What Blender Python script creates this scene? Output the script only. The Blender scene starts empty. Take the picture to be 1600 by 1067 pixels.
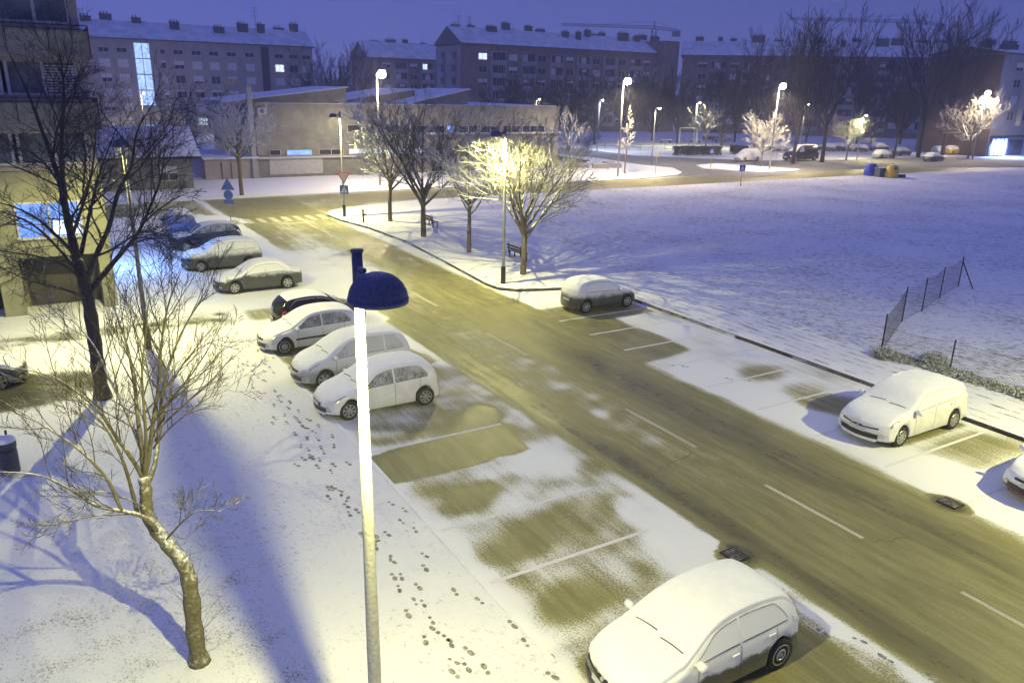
import bpy, math, random
import numpy as np
from mathutils import Vector, Matrix, noise as mnoise
R = math.radians
SC = bpy.context.scene
COL = SC.collection
random.seed(7)

# ---------------------------------------------------------------- camera
CAM_H = 9.8; FOC = 1215.0; PITCH = R(17.8); ROLL = R(1.2)
DOWN = Vector((-math.sin(ROLL)*math.cos(PITCH), math.cos(ROLL)*math.cos(PITCH), math.sin(PITCH)))
FWD = Vector((0, 0, 1)) - DOWN*DOWN.z; FWD.normalize()
RIGHT = DOWN.cross(FWD)
cam_d = bpy.data.cameras.new('camera'); cam = bpy.data.objects.new('camera', cam_d); COL.objects.link(cam)
cam_d.sensor_width = 36; cam_d.lens = FOC/1600*36; cam_d.clip_end = 4000; cam_d.clip_start = .05
# rows of the rotation: world x = RIGHT, world y = FWD, world z = -DOWN, given in image axes (x right, y down, z forward)
M = Matrix(((RIGHT.x, -RIGHT.y, -RIGHT.z), (FWD.x, -FWD.y, -FWD.z), (-DOWN.x, DOWN.y, DOWN.z)))
cam.matrix_world = Matrix.Translation((0, 0, CAM_H)) @ M.to_4x4()
SC.camera = cam

def ray(px, py):
    v = Vector((px-800, py-533.5, FOC)); return Vector((v.dot(RIGHT), v.dot(FWD), -v.dot(DOWN)))
def G(px, py, z=0.0):
    d = ray(px, py); k = (z-CAM_H)/d.z; return Vector((d.x*k, d.y*k, z))
def PT(px, py, Y):
    d = ray(px, py); k = Y/d.y; return Vector((d.x*k, Y, CAM_H+d.z*k))
def proj(P):
    w = Vector((P[0], P[1], CAM_H-P[2])); v = RIGHT*w.x+FWD*w.y+DOWN*w.z
    return (800+FOC*v.x/v.z, 533.5+FOC*v.y/v.z)
# street axes: s along the road (towards the camera, right), t across it
U = Vector((.517, -.856, 0)).normalized(); N = Vector((-U.y, U.x, 0)); P0 = Vector((3.8, 23.5, 0))
def ST(s, t, z=0.0):
    p = P0+U*s+N*t; return Vector((p.x, p.y, z))
def toST(p):
    d = Vector((p[0], p[1], 0))-P0; return d.dot(U), d.dot(N)
ANG_U = math.atan2(U.y, U.x); ANG_N = math.atan2(N.y, N.x)

# ---------------------------------------------------------------- world and exposure
W = bpy.data.worlds.new('World'); SC.world = W; W.use_nodes = True
nt = W.node_tree; nt.nodes.clear()
wo = nt.nodes.new('ShaderNodeOutputWorld'); bg = nt.nodes.new('ShaderNodeBackground')
tc = nt.nodes.new('ShaderNodeTexCoord'); sx = nt.nodes.new('ShaderNodeSeparateXYZ'); rp = nt.nodes.new('ShaderNodeValToRGB')
nt.links.new(tc.outputs['Generated'], sx.inputs[0]); nt.links.new(sx.outputs['Z'], rp.inputs[0])
gx = nt.nodes.new('ShaderNodeMapRange'); gx.inputs['From Min'].default_value = -.5; gx.inputs['From Max'].default_value = .6; gx.inputs['To Min'].default_value = 1.06; gx.inputs['To Max'].default_value = .72
vm = nt.nodes.new('ShaderNodeVectorMath'); vm.operation = 'SCALE'; nt.links.new(sx.outputs['X'], gx.inputs['Value'])
nt.links.new(rp.outputs[0], vm.inputs[0]); nt.links.new(gx.outputs[0], vm.inputs['Scale']); nt.links.new(vm.outputs[0], bg.inputs[0]); nt.links.new(bg.outputs[0], wo.inputs[0])
cr = rp.color_ramp
cr.elements[0].position = 0.0; cr.elements[0].color = (.155, .185, .56, 1)
cr.elements[1].position = 1.0; cr.elements[1].color = (.19, .235, .72, 1)
e = cr.elements.new(.10); e.color = (.125, .155, .54, 1)
e = cr.elements.new(.35); e.color = (.135, .17, .60, 1)
bg.inputs[1].default_value = SKY = .86
SC.view_settings.view_transform = 'Standard'; SC.view_settings.look = 'None'
SC.view_settings.exposure = 0.0; SC.view_settings.gamma = 1.0
SC.cycles.use_denoising = True
SC.cycles.max_bounces = 5; SC.cycles.diffuse_bounces = 2; SC.cycles.glossy_bounces = 2
SC.cycles.transmission_bounces = 2; SC.cycles.volume_bounces = 2; SC.cycles.sample_clamp_indirect = 4
SC.cycles.sample_clamp_direct = 0

# ---------------------------------------------------------------- helpers
class MB:
    def __init__(s): s.v = []; s.f = []; s.m = []
    def face(s, pts, m=0):
        b = len(s.v); s.v += [tuple(p) for p in pts]; s.f.append(tuple(range(b, b+len(pts)))); s.m.append(m)
    def raw(s, v, f, m=0):
        b = len(s.v); s.v += v; s.f += [tuple(i+b for i in q) for q in f]; s.m += [m]*len(f)
    def box(s, c, d, m=0, X=Vector((1,0,0)), Y=Vector((0,1,0)), Z=Vector((0,0,1))):
        c = Vector(c); v = []
        for i in (-1, 1):
            for j in (-1, 1):
                for k in (-1, 1):
                    v.append(tuple(c+X*(i*d[0]/2)+Y*(j*d[1]/2)+Z*(k*d[2]/2)))
        s.raw(v, [(0,1,3,2),(4,6,7,5),(0,4,5,1),(2,3,7,6),(0,2,6,4),(1,5,7,3)], m)
    def bx(s, x0, x1, y0, y1, z0, z1, m=0):
        s.box(((x0+x1)/2, (y0+y1)/2, (z0+z1)/2), (x1-x0, y1-y0, z1-z0), m)
    def tube(s, pts, rs, n=6, m=0, caps=True):
        pts = [Vector(p) for p in pts]
        if not hasattr(rs, '__len__'): rs = [rs]*len(pts)
        b = len(s.v); ref = None
        for i, p in enumerate(pts):
            d = (pts[min(i+1, len(pts)-1)]-pts[max(i-1, 0)])
            if d.length < 1e-9: d = Vector((0,0,1))
            d.normalize()
            if ref is None: ref = Vector((1,0,0)) if abs(d.x) < .8 else Vector((0,1,0))
            a = d.cross(ref); a.normalize(); c = a.cross(d); ref = c if c.length > .1 else ref
            for k in range(n):
                q = 2*math.pi*k/n; w = p+(a*math.cos(q)+c*math.sin(q))*rs[i]; s.v.append((w.x, w.y, w.z))
        for i in range(len(pts)-1):
            for k in range(n):
                k2 = (k+1) % n
                s.f.append((b+i*n+k, b+i*n+k2, b+(i+1)*n+k2, b+(i+1)*n+k)); s.m.append(m)
        if caps:
            s.f.append(tuple(b+k for k in range(n))[::-1]); s.m.append(m)
            s.f.append(tuple(b+(len(pts)-1)*n+k for k in range(n))); s.m.append(m)
    def bar(s, a, b, r, n=4, m=0): s.tube([a, b], [r, r], n, m)
    def lathe(s, prof, n=20, m=0, c=(0,0,0), axis='z', cap=True):
        b = len(s.v)
        for (r, h) in prof:
            for k in range(n):
                q = 2*math.pi*k/n; x = r*math.cos(q); y = r*math.sin(q)
                if axis == 'z': s.v.append((c[0]+x, c[1]+y, c[2]+h))
                else: s.v.append((c[0]+x, c[1]+h, c[2]+y))
        for i in range(len(prof)-1):
            for k in range(n):
                k2 = (k+1) % n; s.f.append((b+i*n+k, b+i*n+k2, b+(i+1)*n+k2, b+(i+1)*n+k)); s.m.append(m)
        if cap:
            s.f.append(tuple(b+k for k in range(n))); s.m.append(m)
            s.f.append(tuple(b+(len(prof)-1)*n+k for k in range(n))); s.m.append(m)
    def grid(s, P, m=0, close=False):
        b = len(s.v); r = len(P); c = len(P[0])
        for row in P: s.v += [tuple(p) for p in row]
        for i in range(r-1):
            for j in range(c-1):
                s.f.append((b+i*c+j, b+i*c+j+1, b+(i+1)*c+j+1, b+(i+1)*c+j)); s.m.append(m)
    def mesh(s, name, mats, smooth=False):
        me = bpy.data.meshes.new(name); me.from_pydata(s.v, [], s.f)
        if not isinstance(mats, (list, tuple)): mats = [mats]
        for q in mats: me.materials.append(q)
        if len(mats) > 1: me.polygons.foreach_set('material_index', s.m)
        if smooth: me.polygons.foreach_set('use_smooth', [True]*len(s.f))
        me.update(); return me
    def build(s, name, mats, parent=None, smooth=False, fix=False):
        me = s.mesh(name, mats, smooth)
        if fix:
            import bmesh
            bm = bmesh.new(); bm.from_mesh(me); bmesh.ops.recalc_face_normals(bm, faces=bm.faces); bm.to_mesh(me); bm.free()
        o = bpy.data.objects.new(name, me); COL.objects.link(o)
        if parent is not None: o.parent = parent
        return o
def tag(o, label, cat, group=None, kind=None):
    o['label'] = label
    if cat: o['category'] = cat
    if group: o['group'] = group
    if kind: o['kind'] = kind
    return o
def struct(o, label=None, kind='structure'):
    o['kind'] = kind
    if label: o['label'] = label
    return o
def empty(name, loc, rz=0.0):
    o = bpy.data.objects.new(name, None); COL.objects.link(o); o.location = loc; o.rotation_euler = (0, 0, rz); o.empty_display_size = .3
    return o
def copy_tree(o, parent=None):
    c = o.copy(); COL.objects.link(c); c.parent = parent
    for ch in o.children: copy_tree(ch, c)
    return c

# ---------------------------------------------------------------- materials
def newmat(name):
    m = bpy.data.materials.new(name); m.use_nodes = True
    b = m.node_tree.nodes['Principled BSDF']; return m, m.node_tree, b
def nnode(t, kind, **kw):
    n = t.nodes.new('ShaderNode'+kind)
    for k, v in kw.items(): setattr(n, k, v)
    return n
def mth(t, op, a, b=None, c=None, clamp=False):
    n = t.nodes.new('ShaderNodeMath'); n.operation = op; n.use_clamp = clamp
    for i, q in enumerate((a, b, c)):
        if q is None: continue
        if isinstance(q, (int, float)): n.inputs[i].default_value = q
        else: t.links.new(q, n.inputs[i])
    return n.outputs[0]
def sstep(t, x, lo, hi):
    n = t.nodes.new('ShaderNodeMapRange'); n.interpolation_type = 'SMOOTHSTEP'
    n.inputs['From Min'].default_value = lo; n.inputs['From Max'].default_value = hi
    t.links.new(x, n.inputs['Value']); return n.outputs[0]
def noi(t, vec, scale, detail=4, rough=.6):
    n = t.nodes.new('ShaderNodeTexNoise'); n.inputs['Scale'].default_value = scale; n.inputs['Detail'].default_value = detail
    n.inputs['Roughness'].default_value = rough; t.links.new(vec, n.inputs['Vector']); return n.outputs[0]
def mixc(t, f, a, b):
    n = t.nodes.new('ShaderNodeMix'); n.data_type = 'RGBA'
    if isinstance(f, (int, float)): n.inputs[0].default_value = f
    else: t.links.new(f, n.inputs[0])
    for i, q in ((6, a), (7, b)):
        if isinstance(q, tuple): n.inputs[i].default_value = (*q, 1)
        else: t.links.new(q, n.inputs[i])
    return n.outputs[2]
def wpos(t): return nnode(t, 'NewGeometry').outputs['Position']
def opos(t): return nnode(t, 'TexCoord').outputs['Object']
def nz(t):
    g = nnode(t, 'NewGeometry'); s = nnode(t, 'SeparateXYZ'); t.links.new(g.outputs['Normal'], s.inputs[0]); return s.outputs['Z']
def scaled(t, vec, rot, sc):
    n = t.nodes.new('ShaderNodeMapping'); n.inputs['Rotation'].default_value = (0, 0, rot); t.links.new(vec, n.inputs[0])
    k = t.nodes.new('ShaderNodeMapping'); k.inputs['Scale'].default_value = sc; t.links.new(n.outputs[0], k.inputs[0]); return k.outputs[0]
def bump(t, b, h, strength, dist):
    n = t.nodes.new('ShaderNodeBump'); n.inputs['Strength'].default_value = strength; n.inputs['Distance'].default_value = dist
    t.links.new(h, n.inputs['Height']); t.links.new(n.outputs[0], b.inputs['Normal'])
def plain(name, col, rough=.6, metal=0.0, var=.12, scale=6.0, emit=None, es=0.0, bmp=0.0):
    m, t, b = newmat(name); p = opos(t)
    n = noi(t, p, scale, 5)
    lo = tuple(c*(1-var) for c in col); hi = tuple(min(1, c*(1+var)) for c in col)
    t.links.new(mixc(t, sstep(t, n, .3, .7), lo, hi), b.inputs['Base Color'])
    b.inputs['Roughness'].default_value = rough; b.inputs['Metallic'].default_value = metal
    if emit: b.inputs['Emission Color'].default_value = (*emit, 1); b.inputs['Emission Strength'].default_value = es
    if bmp: bump(t, b, n, bmp, .02)
    return m
SNOWC = (.80, .82, .84)
def snowy(name, col, rough=.8, lo=.25, hi=.6, var=.25, scale=8.0, nscale=9.0, namp=.5, metal=0.0, snow=SNOWC, bmp=.3):
    """a surface with snow lying on whatever faces upwards"""
    m, t, b = newmat(name); p = opos(t)
    n = noi(t, p, scale, 6); n2 = noi(t, wpos(t), nscale, 4)
    base = mixc(t, sstep(t, n, .3, .7), tuple(c*(1-var) for c in col), tuple(min(1, c*(1+var)) for c in col))
    f = mth(t, 'ADD', nz(t), mth(t, 'MULTIPLY', mth(t, 'SUBTRACT', n2, .5), namp*2))
    f = sstep(t, f, lo, hi)
    t.links.new(mixc(t, f, base, snow), b.inputs['Base Color'])
    t.links.new(mth(t, 'ADD', mth(t, 'MULTIPLY', f, .9-rough), rough), b.inputs['Roughness'])
    b.inputs['Metallic'].default_value = metal
    if bmp: bump(t, b, n, bmp, .02)
    return m
def emis(name, col, s):
    m, t, b = newmat(name); b.inputs['Base Color'].default_value = (*[min(1, c*.5) for c in col], 1)
    n = noi(t, opos(t), 2.2, 3); e = mixc(t, sstep(t, n, .35, .65), tuple(c*.6 for c in col), col)
    t.links.new(e, b.inputs['Emission Color']); b.inputs['Emission Strength'].default_value = s; return m

FS_ = 22.0
def ground_mat(name, base_lo, base_hi, snow=SNOWC, grassy=0.0, attr=None, amount=1.0, wet=.25, gscale=7.0, streak=True):
    """snow over asphalt or grass; attr = name of the per-vertex snow depth"""
    m, t, b = newmat(name); p = wpos(t)
    fine = noi(t, p, FS_, 5, .85)
    sv = scaled(t, p, -ANG_U, (.30, 2.6, 1.0)); st = noi(t, sv, 1.6, 6, .68)
    med = noi(t, p, 1.3, 5, .62)
    base = mixc(t, sstep(t, st if streak else med, .34, .66), base_lo, base_hi)
    grain = noi(t, p, 38.0, 3, .85)
    base = mixc(t, mth(t, 'MULTIPLY', sstep(t, grain, .50, .72), .55), base, tuple(min(1, c*2.1) for c in base_hi))
    dk = None
    if attr:
        a = nnode(t, 'Attribute'); a.attribute_name = attr; depth = a.outputs['Fac']
        dk = mth(t, 'SUBTRACT', 1.0, sstep(t, mth(t, 'ADD', depth, mth(t, 'MULTIPLY', mth(t, 'SUBTRACT', st, .5), .5)), -.75, .30))
        base = mixc(t, mth(t, 'MULTIPLY', dk, .85), base, tuple(c*.45 for c in base_lo))
    else:
        depth = None
    nn = mth(t, 'ADD', mth(t, 'MULTIPLY', fine, .78), mth(t, 'MULTIPLY', st if streak else med, .22))
    if depth is not None:
        f = mth(t, 'ADD', depth, mth(t, 'MULTIPLY', mth(t, 'SUBTRACT', nn, .5), 3.2))
        f = sstep(t, f, .30, .70)
    else:
        f = sstep(t, mth(t, 'ADD', nn, amount-1.0+.2), .22, .62)
    if grassy:
        gv = scaled(t, p, .5, (1.0, 1.7, 1.0)); g = noi(t, gv, gscale, 6, .82); g2 = noi(t, p, .16, 3, .5)
        gg = mth(t, 'ADD', g, mth(t, 'MULTIPLY', mth(t, 'SUBTRACT', g2, .5), .22))
        gf = sstep(t, gg, .63-grassy*.13, .74-grassy*.12)
        f = mth(t, 'MULTIPLY', f, mth(t, 'SUBTRACT', 1.0, mth(t, 'MULTIPLY', gf, .66)))
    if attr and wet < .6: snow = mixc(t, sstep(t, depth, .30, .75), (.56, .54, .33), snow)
    t.links.new(mixc(t, f, base, snow), b.inputs['Base Color'])
    if attr and wet < .6:
        r = mth(t, 'ADD', mth(t, 'MULTIPLY', f, .64-wet), mth(t, 'ADD', wet, mth(t, 'MULTIPLY', mth(t, 'SUBTRACT', med, .5), .5)), clamp=True)
        if dk is not None: r = mth(t, 'MAXIMUM', mth(t, 'SUBTRACT', r, mth(t, 'MULTIPLY', dk, .20)), .20)
        t.links.new(r, b.inputs['Roughness'])
    else: b.inputs['Roughness'].default_value = .9
    b.inputs['Specular IOR Level'].default_value = .36
    hh = mth(t, 'ADD', mth(t, 'MULTIPLY', f, .7), mth(t, 'MULTIPLY', fine, .6))
    bump(t, b, hh, .55, .03)
    return m
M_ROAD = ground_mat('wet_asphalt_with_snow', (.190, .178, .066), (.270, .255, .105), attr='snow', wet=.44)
M_VERGE = ground_mat('snow_on_verge', (.06, .065, .035), (.13, .13, .07), attr='snow', grassy=.50, wet=.7, gscale=8, streak=False)
M_FIELD = ground_mat('snow_on_grass', (.045, .055, .045), (.08, .085, .06), grassy=1.0, gscale=3.0, amount=1.25, streak=False)
M_PAVE = ground_mat('snow_on_pavement', (.07, .07, .065), (.13, .12, .11), grassy=.15, amount=1.3, streak=False)
M_SNOW = plain('snow', SNOWC, .9, var=.03, scale=3, bmp=.4)
M_KERB = snowy('kerb_stone', (.11, .10, .085), .8, .6, .9, .4, 5, 5, .35)
M_PAINT = ground_mat('road_paint', (.32, .295, .15), (.46, .43, .25), amount=.72, snow=(.66, .66, .62))
M_BAY = ground_mat('bay_paint', (.30, .28, .17), (.50, .48, .36), amount=.95, snow=(.72, .73, .74))
M_POLE = snowy('galvanised_pole', (.34, .35, .34), .45, .7, 1, .15, 10, 40, .3, .3)
M_POLEW = snowy('frosted_pole', (.40, .40, .35), .6, .35, 1.0, .2, 22, 70, 1.0)
M_SHADE = snowy('blue_lamp_shade', (.075, .082, .14), .45, .93, 1.15, .25, 30, 70, .35)
M_IRON = plain('dark_iron', (.03, .03, .035), .5, .3)
M_BULB = emis('lamp_bulb', (1.0, .95, .6), 60)
M_BULBW = emis('warm_bulb_and_bloom', (1.0, .86, .66), 180)
# ---------------------------------------------------------------- ground
def poly_sheet(name, pts, z, mat, thick=0, side=None):
    import bmesh
    bm = bmesh.new(); vs = [bm.verts.new((p[0], p[1], z)) for p in pts]; f = bm.faces.new(vs)
    f.normal_update()
    if f.normal.z < 0: f.normal_flip()
    if thick:
        r = bmesh.ops.extrude_face_region(bm, geom=[f]); ex = [q for q in r['geom'] if isinstance(q, bmesh.types.BMVert)]
        for v in ex: v.co.z -= thick
    bmesh.ops.recalc_face_normals(bm, faces=bm.faces)
    bmesh.ops.triangulate(bm, faces=[q for q in bm.faces if len(q.verts) > 4])
    me = bpy.data.meshes.new(name); bm.to_mesh(me); bm.free(); me.materials.append(mat)
    o = bpy.data.objects.new(name, me); COL.objects.link(o); return o

base = poly_sheet('ground', [(-1500, -300), (1500, -300), (1500, 2500), (-1500, 2500)], -.02, M_FIELD); struct(base)

def vnoise(x, y, sc, seed=0.0):
    return mnoise.noise(Vector((x*sc+seed, y*sc-seed, seed)))
def sm(x, a, b):
    if a == b: return 1.0 if x >= a else 0.0
    k = min(1, max(0, (x-a)/(b-a))); return k*k*(3-2*k)
def blob(s, t, cs, ct, rs, rt, soft=.35, rot=0.0):
    ds = s-cs; dt = t-ct
    if rot: ds, dt = ds*math.cos(rot)+dt*math.sin(rot), -ds*math.sin(rot)+dt*math.cos(rot)
    q = math.sqrt((ds/rs)**2+(dt/rt)**2); return 1-sm(q, 1-soft, 1+soft)
def rect(s, t, s0, s1, t0, t1, e=.3):
    return sm(s, s0-e, s0+e)*(1-sm(s, s1-e, s1+e))*sm(t, t0-e, t0+e)*(1-sm(t, t1-e, t1+e))

def road_snow(s, t):
    n1 = vnoise(s, t, .45, 3.1); n2 = vnoise(s*.18, t, 1.5, 9.0); n3 = vnoise(s, t, 1.6, 5.5)
    j = .25*n3+.35*n1
    d = .16+.10*n2                                                # driven lanes: wet asphalt, film of slush
    d += (.30+.2*n3)*math.exp(-((t+.7+.15*n1)/1.1)**2)*(1-sm(s, 1, 7))*(sm(s, -14, -6)*.6+.5)
    d -= (.58+.2*n2)*math.exp(-((t-1.7+.1*n1)/.75)**2)*sm(s, -9, -4)*(1-sm(s, 9, 13)*.6)
    d -= .62*math.exp(-((t+2.45+.1*n1)/.42)**2)*sm(s, -5, 0)
    d += .32*math.sin((t+.05*n1)*6.28/.21)*blob(s, t, -4.5, -3.3, 6.5, 1.0, .5)
    d -= .22*math.exp(-((t+1.5+.1*n1)/.25)**2)*(.6+n2)*sm(s, 3, 8)        # slush between the lanes, further up the street
    for tt, w_, a in ((1.55, .07, .5), (1.85, .05, .4), (-1.9, .10, .25), (3.0, .2, .1)):
        d += a*math.exp(-((t-tt-.1*n1)/w_)**2)*(.5+.9*max(0, n3))
    # packed slush, whitened to stand in for the far lamps' glare on the wet road
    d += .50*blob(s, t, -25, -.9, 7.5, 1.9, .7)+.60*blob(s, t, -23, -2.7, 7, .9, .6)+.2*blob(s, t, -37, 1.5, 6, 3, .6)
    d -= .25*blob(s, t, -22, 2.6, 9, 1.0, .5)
    # left gutter ridge and bays
    g = sm(-t, 2.75+j*.5, 3.25+j*.5)
    bay = .62+.20*n1+.20*n3-.12*sm(t, -5.0, -3.6)
    if s < -13.2: bay = 1.0-.15*max(0, n1)
    bay -= .55*rect(s, t, -17.7, -15.6, -8.9, -3.2, .45)           # driveway
    bay -= .16*rect(s, t, -3.3+n1*.2, -1.15, -8.7, -4.0, .25)          # melted strip beside the white hatch
    bay -= .9*rect(s, t, -13.0, -5.9, -8.6, -3.9, .25)*.55           # under the parked cars
    bay -= .75*rect(s, t, -9.0, -7.1, -8.7, -3.4, .2)
    bay -= 1.2*rect(s, t+.0*s, -.85+.1*n3, 1.0+.15*n3, -8.7, -4.4, .12)               # puddle
    bay -= .30*blob(s, t, -.9, -4.4, 1.0, 1.5, .5)+.4*blob(s, t, -1.9, -4.2, .6, .7, .4)
    bay += .55*blob(s, t, -1.3, -3.6, .9, .5, .5)
    for c in (2.5, 4.75, 7.1):
        bay -= .42*blob(s, t, c+.2, -7.2, .55, .85, .6, .5)+.16*blob(s, t, c, -5.6, .8, 1.5, .7)
    bay += .50*blob(s, t, 1.9, -4.3, 1.0, .8, .7)+.2*blob(s, t, 1.4, -5.4, .9, .9, .6)
    bay += .6*blob(s, t, 7.1, -4.1, .9, .8, .5)+.4*blob(s, t, 5.3, -3.9, .8, .5, .4)
    bay += .4*sm(-t, 8.0, 8.6)
    bay -= .8*rect(s, t, 8.9, 11.4, -8.3, -3.9, .2)                # dry patch under the front hatch
    bay -= .65*rect(s, t, 11.3, 14.5, -8.4, -3.9, .25)
    ridge = .60*math.exp(-((t+3.25+.12*n3)/.22)**2)*sm(s, 2.5, 5.5)*(.75+.8*n3)
    ridge += .7*math.exp(-((t+3.5+.1*n3)/.3)**2)*(1-sm(s, -9, -5))
    L = d*(1-g)+g*max(0.02, bay); L += ridge
    if s < -13.5: L += .35*math.exp(-((t+3.3+.2*n1)/.5)**2)
    # right side
    if t > 2.3:
        gr = sm(t, 3.0+j*.6+.6*sm(s, -4, -12)-.35*sm(s, 6, 14), 3.9+j*.6+.6*sm(s, -4, -12)-.35*sm(s, 6, 14))
        rb = .78+.30*n1
        rb -= .80*rect(s, t, -9.6, -3.7+n1*.4+.5*(6.2-t)*.3, 3.2, 6.3+n1*.4, .28)
        rb -= .45*rect(s, t, -11.6, -8.9, 3.5, 8.8, .2)
        rb += .35*rect(s, t, -14.5, -11.8, 4, 9.1, .5)
        rb += .55*math.exp(-((t-4.6-.02*s)/.75)**2)*sm(s, -3.5, -1)
        for c in (-.4, 1.6, 3.2): rb -= .33*blob(s, t, c, 6.7, .75, .95, .6, .3)
        rb -= .35*blob(s, t, 2.6, 5.7, .6, .35, .5)
        rb -= .6*rect(s, t, 4.1, 6.1, 4.9, 8.8, .15); rb -= .35*rect(s, t, 6.3, 8.2, 5.0, 8.6, .4)
        rb += .6*blob(s, t, 8.3, 4.6, 1.6, 1.1, .5)
        rb -= .6*rect(s, t, 9.2, 11.2, 5.4, 8.6, .15)
        L = d*(1-gr)+gr*max(.02, rb)
        if s < -14 and t > 2.2: L += .35*math.exp(-((t-4.3)/.7)**2)*(.6+.6*n3)
    # a worn patch round each gully
    for (gs, gt) in ((7.8, -3.2), (8.8, 3.45)): L -= 1.2*blob(s, t, gs, gt, .5, .42, .25)
    if s < -42:
        cor = -2.4-max(0, -43.5-s)**2*.16
        L = 1.0 if (t < cor and s > -48.3) else L*.35+.08
        if s > -48.3: L = L+(1-L)*sm(-t, -cor-.1, -cor+.6)
    return L+.06*n3
def fine_sheet(name, S, T, z, fn, mat):
    v = [tuple(ST(s, t, z)) for s in S for t in T]; c = len(T)
    f = [(i*c+j, i*c+j+1, (i+1)*c+j+1, (i+1)*c+j) for i in range(len(S)-1) for j in range(c-1)]
    me = bpy.data.meshes.new(name); me.from_pydata(v, [], f); me.materials.append(mat)
    a = me.attributes.new('snow', 'FLOAT', 'POINT'); a.data.foreach_set('value', [fn(s, t) for s in S for t in T])
    if me.polygons[0].normal.z < 0: me.flip_normals()
    o = bpy.data.objects.new(name, me); COL.objects.link(o); return o
fr = lambda a, b, st: [a+(b-a)*i/int(round((b-a)/st)) for i in range(int(round((b-a)/st))+1)]
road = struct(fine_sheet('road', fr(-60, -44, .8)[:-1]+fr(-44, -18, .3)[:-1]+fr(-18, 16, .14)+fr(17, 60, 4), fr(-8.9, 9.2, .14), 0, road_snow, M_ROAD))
def cross_snow(s, t):
    n1 = vnoise(s, t, .12, 2.2); n2 = vnoise(s, t*.15, 1.1, 4.0)
    d = .10+.22*n2+.12*n1
    d += .45*(1-sm(s, -56.6, -54.8))+.45*sm(s, -49.8, -48.6)*(1 if t > 6 else 0)
    d -= .12*blob(s, t, -52, 10, 3, 12, .6); d += .2*sm(t, 60, 110)
    return d
crs = struct(fine_sheet('cross_street', fr(-57.5, -43, .5), fr(-60, 230, 1.6), -.008, cross_snow, M_ROAD))
# side street that leaves the junction at the far bend
side_pts = [G(*p) for p in ((1052, 276), (1066, 271), (1052, 263), (1000, 258), (930, 247), (860, 240), (800, 238), (800, 229), (900, 232), (990, 243), (1080, 247), (1180, 251), (1300, 250), (1440, 246), (1600, 243), (1640, 262), (1440, 262), (1300, 266), (1190, 277))]
so = struct(poly_sheet('side_street', side_pts, -.004, ground_mat('slushy_asphalt', (.06, .055, .05), (.11, .10, .09), amount=.62)))

# raised ground beyond the right kerb
KR = [(60, 9.1), (-13.2, 9.1), (-13.9, 8.6), (-14.4, 6.8), (-15.0, 4.9), (-15.8, 4.2), (-17, 4.1), (-22.8, 4.6), (-29.7, 5.1), (-36, 4.8), (-40, 4.1), (-43, 4.0), (-44.6, 4.6), (-46, 6.3), (-47.4, 9.6), (-48.4, 14), (-48.6, 30), (-48.5, 75), (-45.5, 95), (-44.5, 120), (-44, 230)]
fld = struct(poly_sheet('field', [ST(*p) for p in KR]+[ST(60, 230)], .12, M_FIELD, .14), 'open snow covered field')
pav = struct(poly_sheet('pavement', [ST(60, 9.15), ST(-13.2, 9.15), ST(-13.9, 9.6), ST(-14.6, 11.2), ST(-12.5, 12.3), ST(60, 12.5)], .124, M_PAVE), 'snow covered pavement with bare slab joints')
vs = struct(poly_sheet('verge', [ST(*p) for p in KR[1:17]]+[ST(-47.6, 30), ST(-30, 15.5), ST(-14.6, 11.6)], .128, M_PAVE))
def kerb(name, pts, w=.13, h=.125, out=1):
    m = MB(); P = [ST(*p) for p in pts]
    for i in range(len(P)-1):
        a, b = P[i], P[i+1]; L = (b-a).length; k = max(1, int(L/1.0)) if L < 40 else int(L/1.5)
        X = (b-a).normalized(); Y = Vector((-X.y, X.x, 0))
        for q in range(k):
            c = a+(b-a)*((q+.5)/k)+Y*(out*w/2); m.box((c.x, c.y, h/2+.008), (L/k-.012, w, h+.02), 0, X, Y)
    return struct(m.build(name, M_KERB))
kerb('kerb', KR[:17], .15, .13, -1)
# left verge with its own snow depth (bare driveway, trodden path)
def verge_snow(s, t):
    n1 = vnoise(s, t, .5, 8.1); n3 = vnoise(s, t, 2.0, 1.5)
    d = 1.05+.1*n1
    d -= .8*blob(s, t, -10.5, -16.8, 1.7, 2.6, .25, .2)
    if s > -14: d -= .9*rect(s, t, -12.6+.3*n1, -9.6+.2*n1, -26, -16.6, .3)
    d -= .75*rect(s+.5*n1, t, -17.6, -15.7+.3*n1, -26, -8.6, .8)*(.8+.5*n3)
    d -= .10*math.exp(-((t+9.7)/.5)**2)
    d -= (.27+.18*n3)*sm(-t, 11.0, 13.0)*sm(s, -2, 4)
    return d
lv = struct(fine_sheet('left_verge', fr(-48, -20, 1.0)[:-1]+fr(-20, 16, .2)+fr(17, 60, 5), fr(-60, -20, 2.5)[:-1]+fr(-20, -8.7, .2), .055, verge_snow, M_VERGE), 'left verge under snow')
kerb('kerb', [(60, -8.72), (-38, -8.72)], .10, .055, -1).data.materials[0] = M_SNOW
# far pavement in front of the school and the island with planters
struct(poly_sheet('far_pavement', [ST(-56.2, t) for t in (-60, 8, 35, 47)]+[G(1058, 274.5), G(1066, 270.5), G(1052, 263.5), G(1000, 258.5), G(930, 247.5), G(860, 240.5), G(800, 238.5), ST(-110, 58), ST(-110, -60)], .10, M_SNOW, .12))
struct(poly_sheet('traffic_island', [G(*p) for p in ((1088, 259), (1100, 264), (1190, 270), (1250, 267.5), (1246, 265), (1180, 260), (1120, 256))], .10, M_SNOW, .11))
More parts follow.
